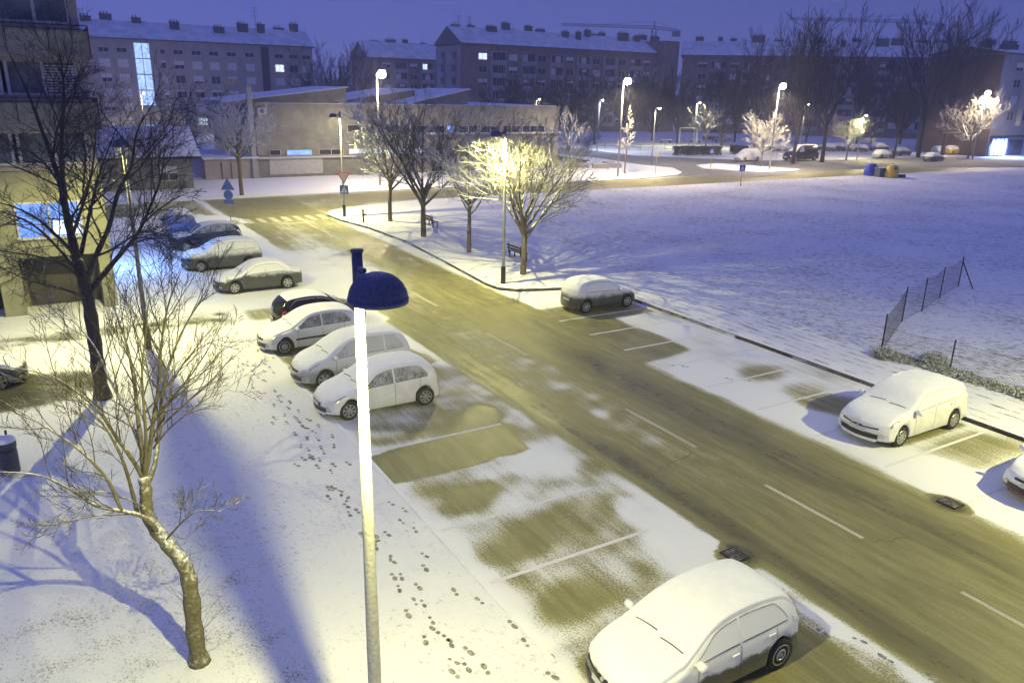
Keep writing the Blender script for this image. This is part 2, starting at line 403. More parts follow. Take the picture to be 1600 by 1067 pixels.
# painted markings, a few millimetres above the asphalt
mk = MB(); cwk = MB()
for (a, b) in ((-40.2, -31.6), (-17.7, -14.3), (-9.5, -6.2), (-.1, 3.2), (5.8, 8.75), (11.1, 14.3), (17, 20)):
    mk.face([ST(a, -.06, .005), ST(b, -.06, .005), ST(b, .06, .005), ST(a, .06, .005)])
for i in range(10):
    t = -4.3+i*.95; mk.face([ST(-44.0, t, .005), ST(-41.7, t, .005), ST(-41.7, t+.45, .005), ST(-44.0, t+.45, .005)])
mk.face([ST(-40.9, -.1, .006), ST(-40.5, -.1, .006), ST(-40.5, 2.3, .006), ST(-40.9, 2.3, .006)])
bk = cwk
for i in range(9):
    s = -9.6+i*2.32
    if s > 12: break
    bk.face([ST(s, 3.8, .005), ST(s, 8.9, .005), ST(s+.1, 8.9, .005), ST(s+.1, 3.8, .005)])
for i in range(13):
    s = -15.0+i*2.33
    if not (-2 < s < -.5 or 3 < s < 7 or -11 < s < -8): continue
    bk.face([ST(s, -8.5, .005), ST(s, -4.2, .005), ST(s+.11, -4.2, .005), ST(s+.11, -8.5, .005)])
mo = mk.build('road_marking', M_PAINT)
if mo.data.polygons[0].normal.z < 0: mo.data.flip_normals()
struct(mo, 'worn white road markings')
mo = bk.build('bay_marking', M_BAY)
if mo.data.polygons[0].normal.z < 0: mo.data.flip_normals()
struct(mo, 'snowy lines between the parking bays')
# cracks and patched asphalt
cm = plain('asphalt_crack', (.085, .075, .035), .7)
m = MB(); rc = random.Random(4)
def crack(p, q, n=9, w=.008, am=.10):
    pts = []
    for i in range(n+1):
        k = i/n; pts.append((p[0]+(q[0]-p[0])*k+rc.uniform(-am, am), p[1]+(q[1]-p[1])*k+rc.uniform(-am, am)))
    for i in range(n):
        a, b = pts[i], pts[i+1]; d = math.atan2(b[1]-a[1], b[0]-a[0]); ox, oy = -math.sin(d)*w, math.cos(d)*w
        m.face([ST(a[0]-ox, a[1]-oy, .006), ST(b[0]-ox, b[1]-oy, .006), ST(b[0]+ox, b[1]+oy, .006), ST(a[0]+ox, a[1]+oy, .006)])
crack((9.0, .1), (9.3, 1.0)); crack((3.4, -.4), (3.8, -2.2)); crack((-6, .1), (-6.2, -2.6))
m_ = m.build('asphalt_cracks', cm)
if m_.data.polygons[0].normal.z < 0: m_.data.flip_normals()
struct(m_, None, 'structure')

# footprints: countless trodden marks, one object
fm = plain('trodden_snow', (.26, .26, .22), .7, var=.55, scale=9)
m = MB(); rf = random.Random(12)
def foot(s, t, ang, z, k=1.0):
    for (o, rl, rw) in ((.07, .085, .05), (-.10, .05, .042)):
        pts = []
        for i in range(9):
            q = 2*math.pi*i/9; x = o+rl*math.cos(q)*k*rf.uniform(.85, 1.1); y = rw*math.sin(q)*k*rf.uniform(.85, 1.1)
            pts.append(ST(s+x*math.cos(ang)-y*math.sin(ang), t+x*math.sin(ang)+y*math.cos(ang), z))
        m.face(pts)
def trail(s0, t0, s1, t1, step, z, wob=.12, p=1.0):
    L = math.hypot(s1-s0, t1-t0); n = int(L/step); a = math.atan2(t1-t0, s1-s0)
    for i in range(n):
        if rf.random() > p: continue
        k = i/n; sd = .11 if i % 2 else -.11
        s = s0+(s1-s0)*k+rf.gauss(0, wob*.5); t = t0+(t1-t0)*k+sd+.25*math.sin(k*7+s0)+rf.gauss(0, wob*.4)
        foot(s, t, a+rf.gauss(0, .2)+(math.pi if rf.random() < .4 else 0), z, rf.uniform(.8, 1.15))
trail(-14, -9.6, 9, -10.0, .40, .062, .15, .8); trail(-13, -10.2, 10.5, -9.7, .55, .062, .2, .7); trail(-10, -9.8, 1, -10.5, .6, .062, .3, .5)
trail(-2, -10.2, 9.5, -9.9, .5, .062, .25, .6); trail(-12, -9.3, 0, -9.3, .55, .062, .2, .7); trail(2, -9.2, 10, -8.95, .5, .062, .1, .6)
trail(-4, 3.9, 4.5, 8.0, .6, .006, .2, .6); trail(4.5, -5.2, 6.0, -7.6, .6, .006, .1, .7)
trail(10.5, -3.3, 13.5, -3.4, .6, .006, .2, .8)
fo = m.build('footprints', fm)
if fo.data.polygons[0].normal.z < 0: fo.data.flip_normals()
tag(fo, 'dark footprints trodden along the snowy left verge', None, None, 'stuff')
# bare joints between the paving slabs
m = MB(); rj = random.Random(3)
for i in range(330):
    s = rj.uniform(-13, 14); t = 9.5+rj.randrange(6)*.5+rj.gauss(0, .03); l = rj.uniform(.12, .30); w = rj.uniform(.012, .026)
    m.face([ST(s-l, t-w, .129), ST(s+l, t-w*.6, .129), ST(s+l, t+w, .129), ST(s-l*.8, t+w, .129)])
po = m.build('slab_joints', fm)
if po.data.polygons[0].normal.z < 0: po.data.flip_normals()
struct(po, 'bare joints of paving slabs under thin snow', 'stuff')

M_POLED = snowy('dull_pole', (.20, .20, .19), .6, .6, 1.1, .2, 20, 40, .5)
# gullies
def gully(s, t, label):
    r = empty('street_grate', ST(s, t, 0), ANG_U); tag(r, label, 'drain grate', 'drain grates in the gutters')
    r.scale = (.66, .85, 1)
    m = MB(); m.bx(-.38, .38, -.26, -.22, .002, .03); m.bx(-.38, .38, .22, .26, .002, .03); m.bx(-.38, -.34, -.22, .22, .002, .03); m.bx(.34, .38, -.22, .22, .002, .03)
    m.bx(-.34, .34, -.22, .22, .001, .004, 1)
    m.build('frame', [M_IRON, plain('drain_hole', (.004, .004, .004), .9)], r)
    m = MB()
    for i in range(8): x = -.29+i*.083; m.bx(x-.02, x+.02, -.22, .22, .012, .034)
    m.build('bars', snowy('worn_grate', (.05, .048, .035), .6, .85, 1.5), r)
gully(7.8, -3.2, 'iron drain grate in the left gutter above the front white hatchback')
gully(8.8, 3.45, 'iron drain grate in the right gutter beside the white estate car')

# ---------------------------------------------------------------- street lamps
def spot(parent, loc, power, col, size=168, blend=.25, rad=.03):
    l = bpy.data.lights.new('lamp_light', 'SPOT'); l.energy = power; l.color = col; l.spot_size = R(size); l.spot_blend = blend; l.shadow_soft_size = rad
    o = bpy.data.objects.new('lamp_light', l); COL.objects.link(o); o.parent = parent; o.location = loc
    return o
LC = (1.0, .93, .34); LW = (1.0, .80, .50)
P_DOME = 5000; P_TALL = 17000
def dome_lamp(base, ang, label, h=7.9, power=P_DOME, detail=True, col=LC, group='domed street lamps along the road'):
    r = empty('street_lamp', base, ang); tag(r, label, 'street lamp', group)
    m = MB(); m.tube([(0,0,0), (0,0,1.2), (0,0,h*.6), (0,0,h-.52)], [.10, .092, .068, .048], 14); m.build('pole', M_POLEW if detail else M_POLED, r, True)
    m = MB(); m.lathe([(.125, 0), (.125, .9), (.118, .92)], 14); m.build('base_sleeve', M_IRON, r)
    m = MB(); m.tube([(0,0,h-.52), (0,0,h)], [.056, .056], 16); m.tube([(0,0,h), (0,0,h+.02)], [.069, .066], 16); m.build('pole_cap', M_SHADE, r, True)
    m = MB(); m.box((.16, 0, h-.25), (.32, .07, .10)); m.box((.12, 0, h-.16), (.16, .04, .04)); m.build('bracket', M_SHADE, r)
    rad = .29; cx = .55; zb = h-.40
    m = MB(); pr = [(rad*math.sin(q)*1.0, .05+rad*.86*math.cos(q)) for q in [i*math.pi/2/10 for i in range(11)]]
    pr[0] = (.004, pr[0][1]); pr += [(rad+.008, .05), (rad+.006, 0), (rad-.015, 0), (rad-.02, .06)]
    pr += [(rad*.95*math.sin(q), .05+rad*.80*math.cos(q)) for q in [math.pi/2-i*math.pi/2/8 for i in range(1, 8)]]+[(.004, .05+rad*.80)]
    m.lathe(pr, 32, 0, (cx, 0, zb), 'z', False); m.build('shade', M_SHADE, r, True)
    m = MB(); m.lathe([(.004, -.02), (.15, .0), (.17, .05), (.1, .12), (.004, .14)], 16, 0, (cx, 0, zb+.05)); m.build('bulb', M_BULB, r, True)
    spot(r, (cx, 0, zb+.02), power, col, 172, .35)
    return r
def kerbless(px, py): return G(px, py)
near = PT(561, 475, 7.8); near.z = .05
dome_lamp(near, ANG_U, 'blue domed street lamp on a brightly lit pole nearest the camera', 8.17, P_DOME*.9)
dome_lamp(ST(-16.5, 4.9, .12), ANG_N+math.pi, 'domed street lamp beside the bench and the bright frosted tree', 7.95)
dome_lamp(ST(-41.5, 4.9, .12), ANG_N+math.pi, 'domed street lamp carrying the give way sign at the junction', 7.95, P_DOME*1.4)
dome_lamp(ST(-13.5, -12.7, .05), ANG_U+math.pi, 'street lamp behind the bare tree beside the left building', 7.95, P_DOME, False)
dome_lamp(ST(13.6, 10.2, .12), ANG_N+math.pi, 'street lamp standing on the pavement past the white estate car', 7.95, P_DOME*1.7)
def tall_lamp(px, py, label, h=11.3, power=P_TALL, ang=0, base=None, col=LW, rb=.46):
    b = base if base is not None else G(px, py)
    r = empty('tall_street_lamp', b, ang); tag(r, label, 'street lamp', 'tall street lamps at the crossing street')
    m = MB(); m.tube([(0,0,0), (0,0,h*.5), (0,0,h-.1)], [.13, .10, .07], 8); m.build('pole', M_POLE, r, True)
    m = MB(); m.tube([(-.05,0,h-.12), (.25,0,h+.02)], [.06, .06], 6); m.box((.55, 0, h+.30), (.75, .3, .10)); m.build('lamp_head', M_POLE, r)
    m = MB(); m.lathe([(.01, -rb*.9), (rb*.7, -rb*.65), (rb, -.05), (rb*.7, rb*.5), (.01, rb*.65)], 10, 0, (.5, 0, h-.07)); m.build('bulb', M_BULBW, r, True)  # bulb oversized so that its shape takes in the bloom around it
    spot(r, (.5, 0, h-.5), power, col, 168, .3, .3)
    return r
tall_lamp(965, 278, 'tall lit street lamp beside the planters, in front of the playground')
tall_lamp(1202, 266, 'tall lit street lamp on the traffic island near the dark van')
tall_lamp(1519, 249, 'tall lit street lamp by the blue lit shop')
tall_lamp(592, 290, 'tall lit street lamp in front of the school', base=G(594, 291), power=10000)
def far_lamp(px, py, ptop, label, power=2500, col=LW, mat=None, rb=.16):
    b = G(px, py); r = empty('small_street_lamp', b); tag(r, label, 'street lamp', 'small street lamps in the far courts')
    h = None; lo, hi = 0, 30
    for _ in range(40):
        q = (lo+hi)/2
        if proj((b.x, b.y, q))[1] > ptop: lo = q
        else: hi = q
    h = lo
    m = MB(); m.tube([(0,0,0), (0,0,h)], [.09, .06], 6); m.build('pole', M_POLE, r, True)
    m = MB(); m.tube([(0,0,h), (.15,0,h+.15), (.6,0,h+.12)], [.05,.05,.10], 6); m.build('arm', M_POLE, r)
    m = MB(); m.lathe([(.01, -rb), (rb, 0), (.01, rb*.6)], 8, 0, (.55, 0, h+.02)); m.build('bulb', M_BULBW, r, True)  # larger radii widen the bulb to include the lamp's glow
    spot(r, (.55, 0, h-.15), power, col, 165, .3, .2)
    return r
far_lamp(1018, 258, 170, 'small dim lamp between the playground and the planters', 1500, (1, .95, .6))
far_lamp(933, 236, 157, 'small lamp standing behind the rounded bare tree', 4000, (.75, .85, 1))
far_lamp(1083, 232, 161, 'small lamp beside the playground swing', 9000, (1, .9, .5))
far_lamp(1247, 250, 164, 'small lamp behind the dark van', 2500)
far_lamp(1487, 236, 174, 'small lamp near the yellow taxi', 5000)
far_lamp(1338, 251, 181, 'small yellow lamp inside the lit crown beyond the recycling bins', 7000, (1, .88, .4))
far_lamp(836, 226, 155, 'small lamp behind the end of the school', 1500)
far_lamp(228, 215, 146, 'small lamp in front of the lit stairwell', 5000, (1, .85, .45))
far_lamp(626, 190, 131, 'small lamp over the school roof, left of a brighter one', 4000, LW, None, .35)
far_lamp(655, 190, 132, 'bright lamp over the school roof, right of a dimmer one', 4000, (1, .85, .4), None, .6)
# ---------------------------------------------------------------- bare trees
def bark(name, col, lo, hi, amp=.5, rough=.85): return snowy(name, col, rough, lo, hi, .35, 14, 16, amp)
BK_DARK = bark('bark_dark', (.035, .030, .028), .75, 1.25, .3)
BK_MID = bark('bark_some_snow', (.11, .095, .06), .25, .85)
BK_FROST = snowy('bark_frost_lamplit', (.20, .18, .13), .85, -.40, .5, .35, 14, 16, .5, snow=(.52, .53, .54))  # frost, whitened further for lamp-lit trees: lamplight put into the colour
BK_FROST2 = snowy('bark_white_frost_lamplit', (.30, .28, .22), .85, -.7, .2, .35, 14, 16, .5, snow=(.70, .71, .72))  # stronger frost white, with the lamplight on bright crowns painted in
BK_TWIG = bark('bark_thin_twigs', (.075, .065, .033), .5, 1.3, .7)
BK_TRUNK = bark('bark_trunk_snow', (.12, .10, .065), .12, .6)
BK_FAR = bark('bark_far', (.030, .030, .036), .7, 1.3)
BK_FORE = bark('bark_lichen', (.125, .112, .055), .10, .95, .9)
def rdir(rng, d, ang):
    """direction at angle ang from d, random azimuth"""
    a = d.orthogonal().normalized(); b = d.cross(a); q = rng.uniform(0, 2*math.pi)
    return (d*math.cos(ang)+(a*math.cos(q)+b*math.sin(q))*math.sin(ang)).normalized()
AVOID = None
def limb(mb, rng, p, d, L, r0, r1, wob, up, seg, sides):
    pts = [p.copy()]; ds = [d.copy()]; st = L/seg; q = p.copy(); dd = d.copy()
    for i in range(seg):
        dd = (dd+Vector((rng.gauss(0, wob), rng.gauss(0, wob), rng.gauss(0, wob)+up))).normalized()
        q = q+dd*st; pts.append(q.copy()); ds.append(dd.copy())
    rs = [r0+(r1-r0)*i/seg for i in range(seg+1)]
    if AVOID and r0 < .03 and min((pts[-1]-AVOID[0]).length, (pts[0]-AVOID[0]).length, (pts[len(pts)//2]-AVOID[0]).length) < AVOID[1]: return pts, ds, [0.0]*len(rs)
    mb.tube(pts, rs, sides, 0, False); return pts, ds, rs
def branches(mb, rng, pts, ds, rs, L, lev, P):
    """children along a parent limb; P: dict of per-level settings"""
    n = P['n'][lev]
    for i in range(n):
        k = P['start']+(1-P['start'])*(i+rng.uniform(.2, .9))/n
        x = k*(len(pts)-1); j = min(int(x), len(pts)-2); f = x-j
        p = pts[j].lerp(pts[j+1], f); d = ds[min(j+1, len(ds)-1)]; r = (rs[j]+(rs[j+1]-rs[j])*f)
        l = L*P['len'][min(lev, len(P['len'])-1)]*(1.15-.55*k)*rng.uniform(.7, 1.2)
        dd = rdir(rng, d, R(rng.uniform(*P['ang'])))
        dd.z += P['up0']; dd.normalize()
        rr = max(P['rmin'], min(r*.7, l*P['thick']))
        last = lev == len(P['n'])-1
        seg = 2 if last else 4
        a, b, c = limb(mb, rng, p, dd, l, rr, max(P['rmin']*.6, rr*.35), P['wob'], P['up'], seg, 3 if lev >= 1 else 4)
        if not last: branches(mb, rng, a, b, c, l, lev+1, P)
DEF = dict(n=[7, 5, 4], len=[.62, .55, .5], start=.18, ang=(28, 58), up0=.12, up=.05, rmin=.006, thick=.012, wob=.12)
def auto_tree(name, label, base, h, spread, seed, mat, group=None, P=None, nl=7, fork=.28, cat='tree', r=None, cone=False, lean=0.0, first=(22, 50), sm_=None, avoid=None):
    global AVOID
    rng = random.Random(seed); P = dict(DEF, **(P or {})); az = rng.uniform(0, 6); root = empty(name, base, az); tag(root, label, cat, group)
    AVOID = (Matrix.Rotation(-az, 3, 'Z') @ (Vector(avoid[0])-Vector(base)), avoid[1]) if avoid else None
    tm = MB(); cm_ = MB(); r = r or h*.021
    top = .95 if cone else fork+.16
    pts, ds, rs = limb(tm, rng, Vector((0,0,-.1)), Vector((lean, 0, 1)).normalized(), h*top, r, r*(.25 if cone else .62), .03, .02, 8 if cone else 5, 8)
    if cone:
        for i in range(nl*3):
            k = fork+(1-fork)*i/(nl*3); x = min(k, .999)*(len(pts)-1); j = min(int(x), len(pts)-2); p = pts[j].lerp(pts[j+1], x-j)
            l = spread*(1.05-k)*1.15*rng.uniform(.8, 1.15); d = rdir(rng, Vector((0,0,1)), R(rng.uniform(38, 58)))
            a, b, c = limb(cm_, rng, p, d, l, r*.28, r*.08, .08, .10, 5, 4); branches(cm_, rng, a, b, c, l, 0, P)
    else:
        for i in range(nl):
            k = (fork+.16*i/nl)/top; x = min(k, .999)*(len(pts)-1); j = min(int(x), len(pts)-2); p = pts[j].lerp(pts[j+1], x-j)
            an = R(rng.uniform(*first)) if i else R(8)
            q = i*2.4+rng.uniform(-.3, .3); d = Vector((math.sin(an)*math.cos(q)*1.1, math.sin(an)*math.sin(q)*1.1, math.cos(an))).normalized()
            l = (h*(1-fork))*(.62+.38*math.cos(an))*rng.uniform(.85, 1.0)
            l = min(l, (h-p.z)/max(.3, d.z)); l = min(l, spread/max(.25, math.sin(an)))*.92
            a, b, c = limb(tm, rng, p, d, l, r*.5, r*.08, .08, .05, 7, 6); branches(cm_, rng, a, b, c, l, 0, P)
    AVOID = None
    t1 = tm.build('trunk', BK_TRUNK if mat in (BK_FROST, BK_FROST2) else mat, root, True); c1 = cm_.build('crown', sm_ or mat, root, False)
    return root
def guided_tree(name, label, base, chains, seed, mat, cmat, P, group=None, extra=None):
    """chains: (list of (px, py, depth offset), r0, r1): trunk and limbs bent as this very tree bends"""
    rng = random.Random(seed); root = empty(name, base, 0); tag(root, label, 'tree', group)
    tm = MB(); cm_ = MB(); b = Vector(base)
    for ci, (ch, r0, r1, br) in enumerate(chains):
        pts = [PT(x, y, b.y+dy)-b for (x, y, dy) in ch]
        # smooth the polyline
        sp = []
        for i in range(len(pts)-1):
            p0 = pts[max(i-1, 0)]; p1 = pts[i]; p2 = pts[i+1]; p3 = pts[min(i+2, len(pts)-1)]
            for q in range(4):
                u = q/4; sp.append(.5*((2*p1)+(-p0+p2)*u+(2*p0-5*p1+4*p2-p3)*u*u+(-p0+3*p1-3*p2+p3)*u**3))
        sp.append(pts[-1]); n = len(sp)
        L = sum((sp[i+1]-sp[i]).length for i in range(n-1))
        rs = [(r0+(r1-r0)*i/(n-1))*(1+.10*math.sin(i*2.1+ci)) for i in range(n)]
        if ci == 0: rs[0] *= 1.35; rs[1] *= 1.1
        tm.tube(sp, rs, 10 if r0 > .05 else 6, 0, True)
        if br:
            ds = [(sp[min(i+1, n-1)]-sp[max(i-1, 0)]).normalized() for i in range(n)]
            branches(cm_, rng, sp, ds, rs, L*br, 0, P)
    if extra: extra(cm_, rng)
    tm.build('trunk', mat, root, True); cm_.build('crown', cmat, root)
    return root

# the crooked multi-stemmed tree in the foreground
b1 = G(310, 1034, .05)
P1 = dict(DEF, n=[11, 6, 4], len=[.42, .50, .5], start=.22, ang=(18, 50), up0=.10, up=.05, rmin=.0038, thick=.011, wob=.10)
def T1extra(cm_, rng):
    for i in range(90):      # suckers round the foot
        k = rng.random()**1.5; p = PT(312-22*k*1.2, 1030-190*k, b1.y)-b1
        q = rng.uniform(0, 6.28); d = Vector((math.cos(q), math.sin(q), rng.uniform(.3, 1.6))).normalized()
        limb(cm_, rng, p, d, rng.uniform(.25, .75), .004, .002, .14, .05, 3, 3)
c0 = [(312, 1036, 0), (304, 985, 0), (298, 925, 0), (289, 885, .05), (262, 850, .1), (240, 822, .15), (229, 795, .2), (228, 765, .25), (224, 745, .3)]
guided_tree('bare_tree', 'crooked bare tree with snowy lichen bark in the left foreground', b1, [
    (c0, .152, .088, 0),
    ([(224, 748, .3), (222, 705, .35), (215, 650, .4), (210, 600, .5), (200, 545, .6), (185, 500, .7), (172, 465, .8)], 0.045, 0.0086, 1),
    ([(226, 750, .3), (234, 700, .3), (240, 655, .2), (248, 600, .2), (252, 540, .1), (262, 480, 0), (282, 425, -.1)], 0.045, 0.0069, 1),
    ([(228, 765, .3), (243, 720, .5), (248, 670, .7), (256, 600, .8), (275, 540, .9), (300, 490, 1), (326, 458, 1)], 0.045, 0.0069, 1),
    ([(240, 700, .5), (262, 672, .3), (290, 648, 0), (325, 622, -.2), (360, 608, -.3)], 0.020, 0.0043, .9),
    ([(225, 748, .3), (205, 715, .1), (180, 680, 0), (160, 650, -.1), (130, 620, -.2), (85, 590, -.3), (30, 575, -.4)], 0.040, 0.0060, 1),
    ([(246, 690, .6), (262, 630, .9), (275, 585, 1.1), (310, 545, 1.3), (355, 525, 1.4)], 0.027, 0.0052, .9),
    ([(214, 800, .2), (205, 762, .1), (190, 715, -.2), (165, 668, -.4), (140, 640, -.5), (112, 615, -.6)], 0.036, 0.0052, .9),
    ([(250, 835, .15), (225, 808, -.2), (190, 798, -.4), (150, 790, -.6), (110, 765, -.8), (60, 742, -1), (0, 737, -1.2)], 0.045, 0.0069, .9),
    ([(190, 798, -.4), (165, 745, -.5), (120, 700, -.7), (60, 660, -.9), (0, 625, -1.1)], 0.032, 0.0052, .9),
    ([(258, 845, .1), (285, 815, -.3), (310, 798, -.5), (345, 798, -.7)], 0.020, 0.0034, .9),
    ([(229, 795, .2), (200, 780, -.2), (150, 768, -.5), (100, 800, -.8), (60, 830, -1)], 0.015, 0.0034, .7),
    ([(224, 745, .3), (228, 690, -.1), (225, 640, -.3), (222, 580, -.4), (228, 520, -.5), (232, 470, -.6)], 0.032, 0.0052, 1),
    ([(222, 705, .35), (196, 640, .6), (170, 590, .9), (150, 545, 1.1), (118, 505, 1.3), (85, 480, 1.5)], 0.032, 0.0052, 1),
    ], 11, BK_FORE, BK_TWIG, P1, None, T1extra)

# the big dark tree behind it
b2 = G(160, 622, .05)
P2 = dict(DEF, n=[11, 8, 5], len=[.50, .52, .5], start=.15, ang=(22, 55), up0=.02, up=.02, rmin=.006, thick=.0095, wob=.14)
guided_tree('bare_tree', 'tall dark bare tree beside the left building, wide spreading crown', b2, [
    ([(161, 622, 0), (153, 570, 0), (146, 520, 0), (138, 470, 0), (131, 440, 0), (120, 405, .1)], 0.227, 0.1596, 0),
    ([(122, 412, .1), (112, 372, .2), (103, 330, .3), (95, 290, .4), (82, 250, .5), (66, 205, .6), (45, 150, .7), (15, 85, .8)], 0.143, 0.0168, 1),
    ([(103, 330, .3), (97, 270, .2), (96, 220, 0), (100, 160, -.2), (97, 110, -.3), (90, 70, -.4)], 0.084, 0.0118, 1),
    ([(133, 445, 0), (150, 400, -.4), (170, 355, -.8), (185, 300, -1.2), (205, 260, -1.5), (212, 215, -1.8), (225, 180, -2)], 0.092, 0.0118, 1),
    ([(136, 460, 0), (165, 425, .5), (190, 395, .9), (215, 365, 1.3), (236, 320, 1.6), (252, 275, 1.9), (258, 225, 2.1)], 0.101, 0.0118, 1),
    ([(215, 365, 1.3), (228, 345, 1.5), (262, 318, 1.8), (295, 300, 2.1)], 0.042, 0.0084, .9),
    ([(190, 395, .9), (215, 372, 0), (250, 378, -.5), (275, 400, -1)], 0.034, 0.0084, .8),
    ([(118, 400, .1), (95, 375, -.4), (62, 345, -.9), (25, 325, -1.3), (-20, 312, -1.6)], 0.067, 0.0101, 1),
    ([(128, 430, 0), (95, 392, .6), (50, 350, 1.2), (0, 330, 1.8), (-40, 318, 2)], 0.067, 0.0101, .9),
    ([(122, 415, .1), (132, 372, .9), (140, 335, 1.4), (150, 290, 2), (165, 245, 2.4), (182, 200, 2.7)], 0.076, 0.0101, 1),
    ([(95, 290, .4), (75, 262, .1), (50, 240, -.2), (20, 232, -.4), (-20, 240, -.6)], 0.042, 0.0084, .9),
    ([(131, 440, 0), (100, 415, -.7), (55, 400, -1.3), (20, 395, -1.6), (-30, 385, -2)], 0.050, 0.0084, .9),
    ([(150, 400, -.4), (175, 390, -1), (215, 365, -1.6), (240, 362, -2), (275, 375, -2.2)], 0.042, 0.0084, .8),
    ([(82, 250, .5), (90, 200, .9), (110, 150, 1.3), (125, 115, 1.6)], 0.042, 0.0084, 1),
    ([(138, 468, 0), (100, 452, -1), (50, 440, -1.8), (0, 418, -2.4)], 0.050, 0.0084, .9),
    ([(112, 372, .2), (126, 330, -.6), (140, 285, -1), (148, 235, -1.4), (150, 180, -1.8)], 0.059, 0.0084, 1),
    ], 23, BK_DARK, BK_DARK, P2)

# row of trees on the verge across the road
PV = dict(DEF, n=[9, 7, 5], len=[.55, .55, .5], rmin=.010, thick=.013, ang=(25, 58), up0=.10, up=.04)
g = 'trees on the verge beyond the road'
auto_tree('bare_tree', 'frosted bare tree on the verge, nearest the give way sign', G(610, 346, .12), 8.8, 3.5, 5, BK_FROST2, g, dict(PV, rmin=.014), 11, .26, first=(25, 62))
auto_tree('bare_tree', 'dark broad bare tree behind the first bench on the verge', G(662, 370, .12), 9.6, 3.7, 36, BK_MID, g, PV, 11, .20, r=.21, first=(18, 56))
auto_tree('bare_tree', 'smallest bare tree in the verge row, between two larger ones', G(733, 394, .12), 6.8, 2.9, 37, BK_FROST2, g, dict(PV, n=[8, 6, 4], rmin=.012), 9, .34, r=.15, first=(30, 68))
auto_tree('bare_tree', 'brightly lit frosted tree beside the bench and lamp post', G(817, 429, .12), 8.6, 3.2, 38, BK_FROST, g, PV, 12, .22, r=.18, first=(18, 60), avoid=(ST(-16.5, 4.4, 7.3), 1.15))
auto_tree('bare_tree', 'spreading lit tree in front of the school wall', G(378, 305, .1), 8.8, 5.0, 39, BK_FROST2, None, dict(PV, n=[8, 6, 4], up=.0, rmin=.018), 13, .36, r=.2, first=(38, 72))
# small trees by the planters and playground
PS = dict(DEF, n=[5, 4], len=[.5, .5], rmin=.022, thick=.016)
auto_tree('young_tree', 'round frosted young tree by the planter benches', G(890, 276, .1), 8.2, 2.6, 40, BK_FROST2, None, PS, 9, .30, r=.11)
auto_tree('young_tree', 'slim conical frosted tree right of the tall lamp', G(976, 272, .1), 9.0, 1.8, 41, BK_FROST2, None, PS, 9, .25, cone=True, r=.11)
auto_tree('bare_tree', 'dark rounded bare tree at the edge of the playground', G(929, 226), 9.5, 4.3, 42, BK_FAR, None, dict(PS, n=[6, 5], rmin=.03), 9, .22, r=.28)
auto_tree('young_tree', 'yellow lit frosted tree behind the playground swing', G(1102, 234), 9, 4.0, 43, BK_FROST, None, dict(PS, n=[6, 5], rmin=.035), 9, .2, r=.16)
# left court trees in front of the distant flats
for i, (x, y, h, sp, lb) in enumerate(((200, 300, 9.5, 3.2, 'bare tree growing left of the snow roofed house'), (252, 300, 10.0, 3.2, 'bare tree growing in front of the snow roofed house'), (300, 262, 9.5, 3.5, 'faint bare tree growing behind the snow roofed house'))):
    auto_tree('bare_tree', lb, G(x, y, .1), h, sp, 50+i, BK_MID if i else BK_FROST, None, dict(PS, n=[7, 5, 3], rmin=.014), 9, .15, r=.13)
# tall trees in front of the right hand flats
PF = dict(DEF, n=[8, 6, 4], len=[.5, .5, .5], rmin=.026, thick=.013, ang=(18, 45), up0=.25, up=.07)
far = [(1238, 256, 20, 5.5, 'tall dark bare tree at the left end of the dark van'), (1284, 254, 21, 5.5, 'tall dark bare tree at the right end of the dark van'),
       (1322, 251, 8.5, 4.2, 'bare tree catching yellow lamp light, right of the dark van'), (1434, 246, 24, 7.5, 'tallest bare tree, left of the blue lit doorway'),
       (1472, 243, 23, 9, 'tall wide bare tree in front of the blue lit doorway'), (1396, 247, 15, 3.0, 'slender bare tree beside the pale parked estate car'),
       (1180, 232, 20, 5.0, 'tall bare tree behind the white van'), (1512, 248, 11.5, 5.5, 'pinkish frosted tree around the right hand tall lamp'),
       (1188, 262, 7.5, 4.0, 'low pinkish frosted tree beside the tall lamp on the traffic island'), (1338, 226, 17, 5, 'hazy tall bare tree near the lit blue window')]
for i, (x, y, h, sp, lb) in enumerate(far):
    y0 = G(x, y); o = auto_tree('bare_tree', lb, y0, h, sp, 70+i, BK_FROST if i in (2, 7, 8) else BK_FAR, 'bare trees in front of the right hand flats', PF if h > 12 else dict(PF, ang=(28, 60), up0=.05, rmin=.022), 9, .2, r=h*.016, first=(10, 34) if h > 12 else (30, 60))
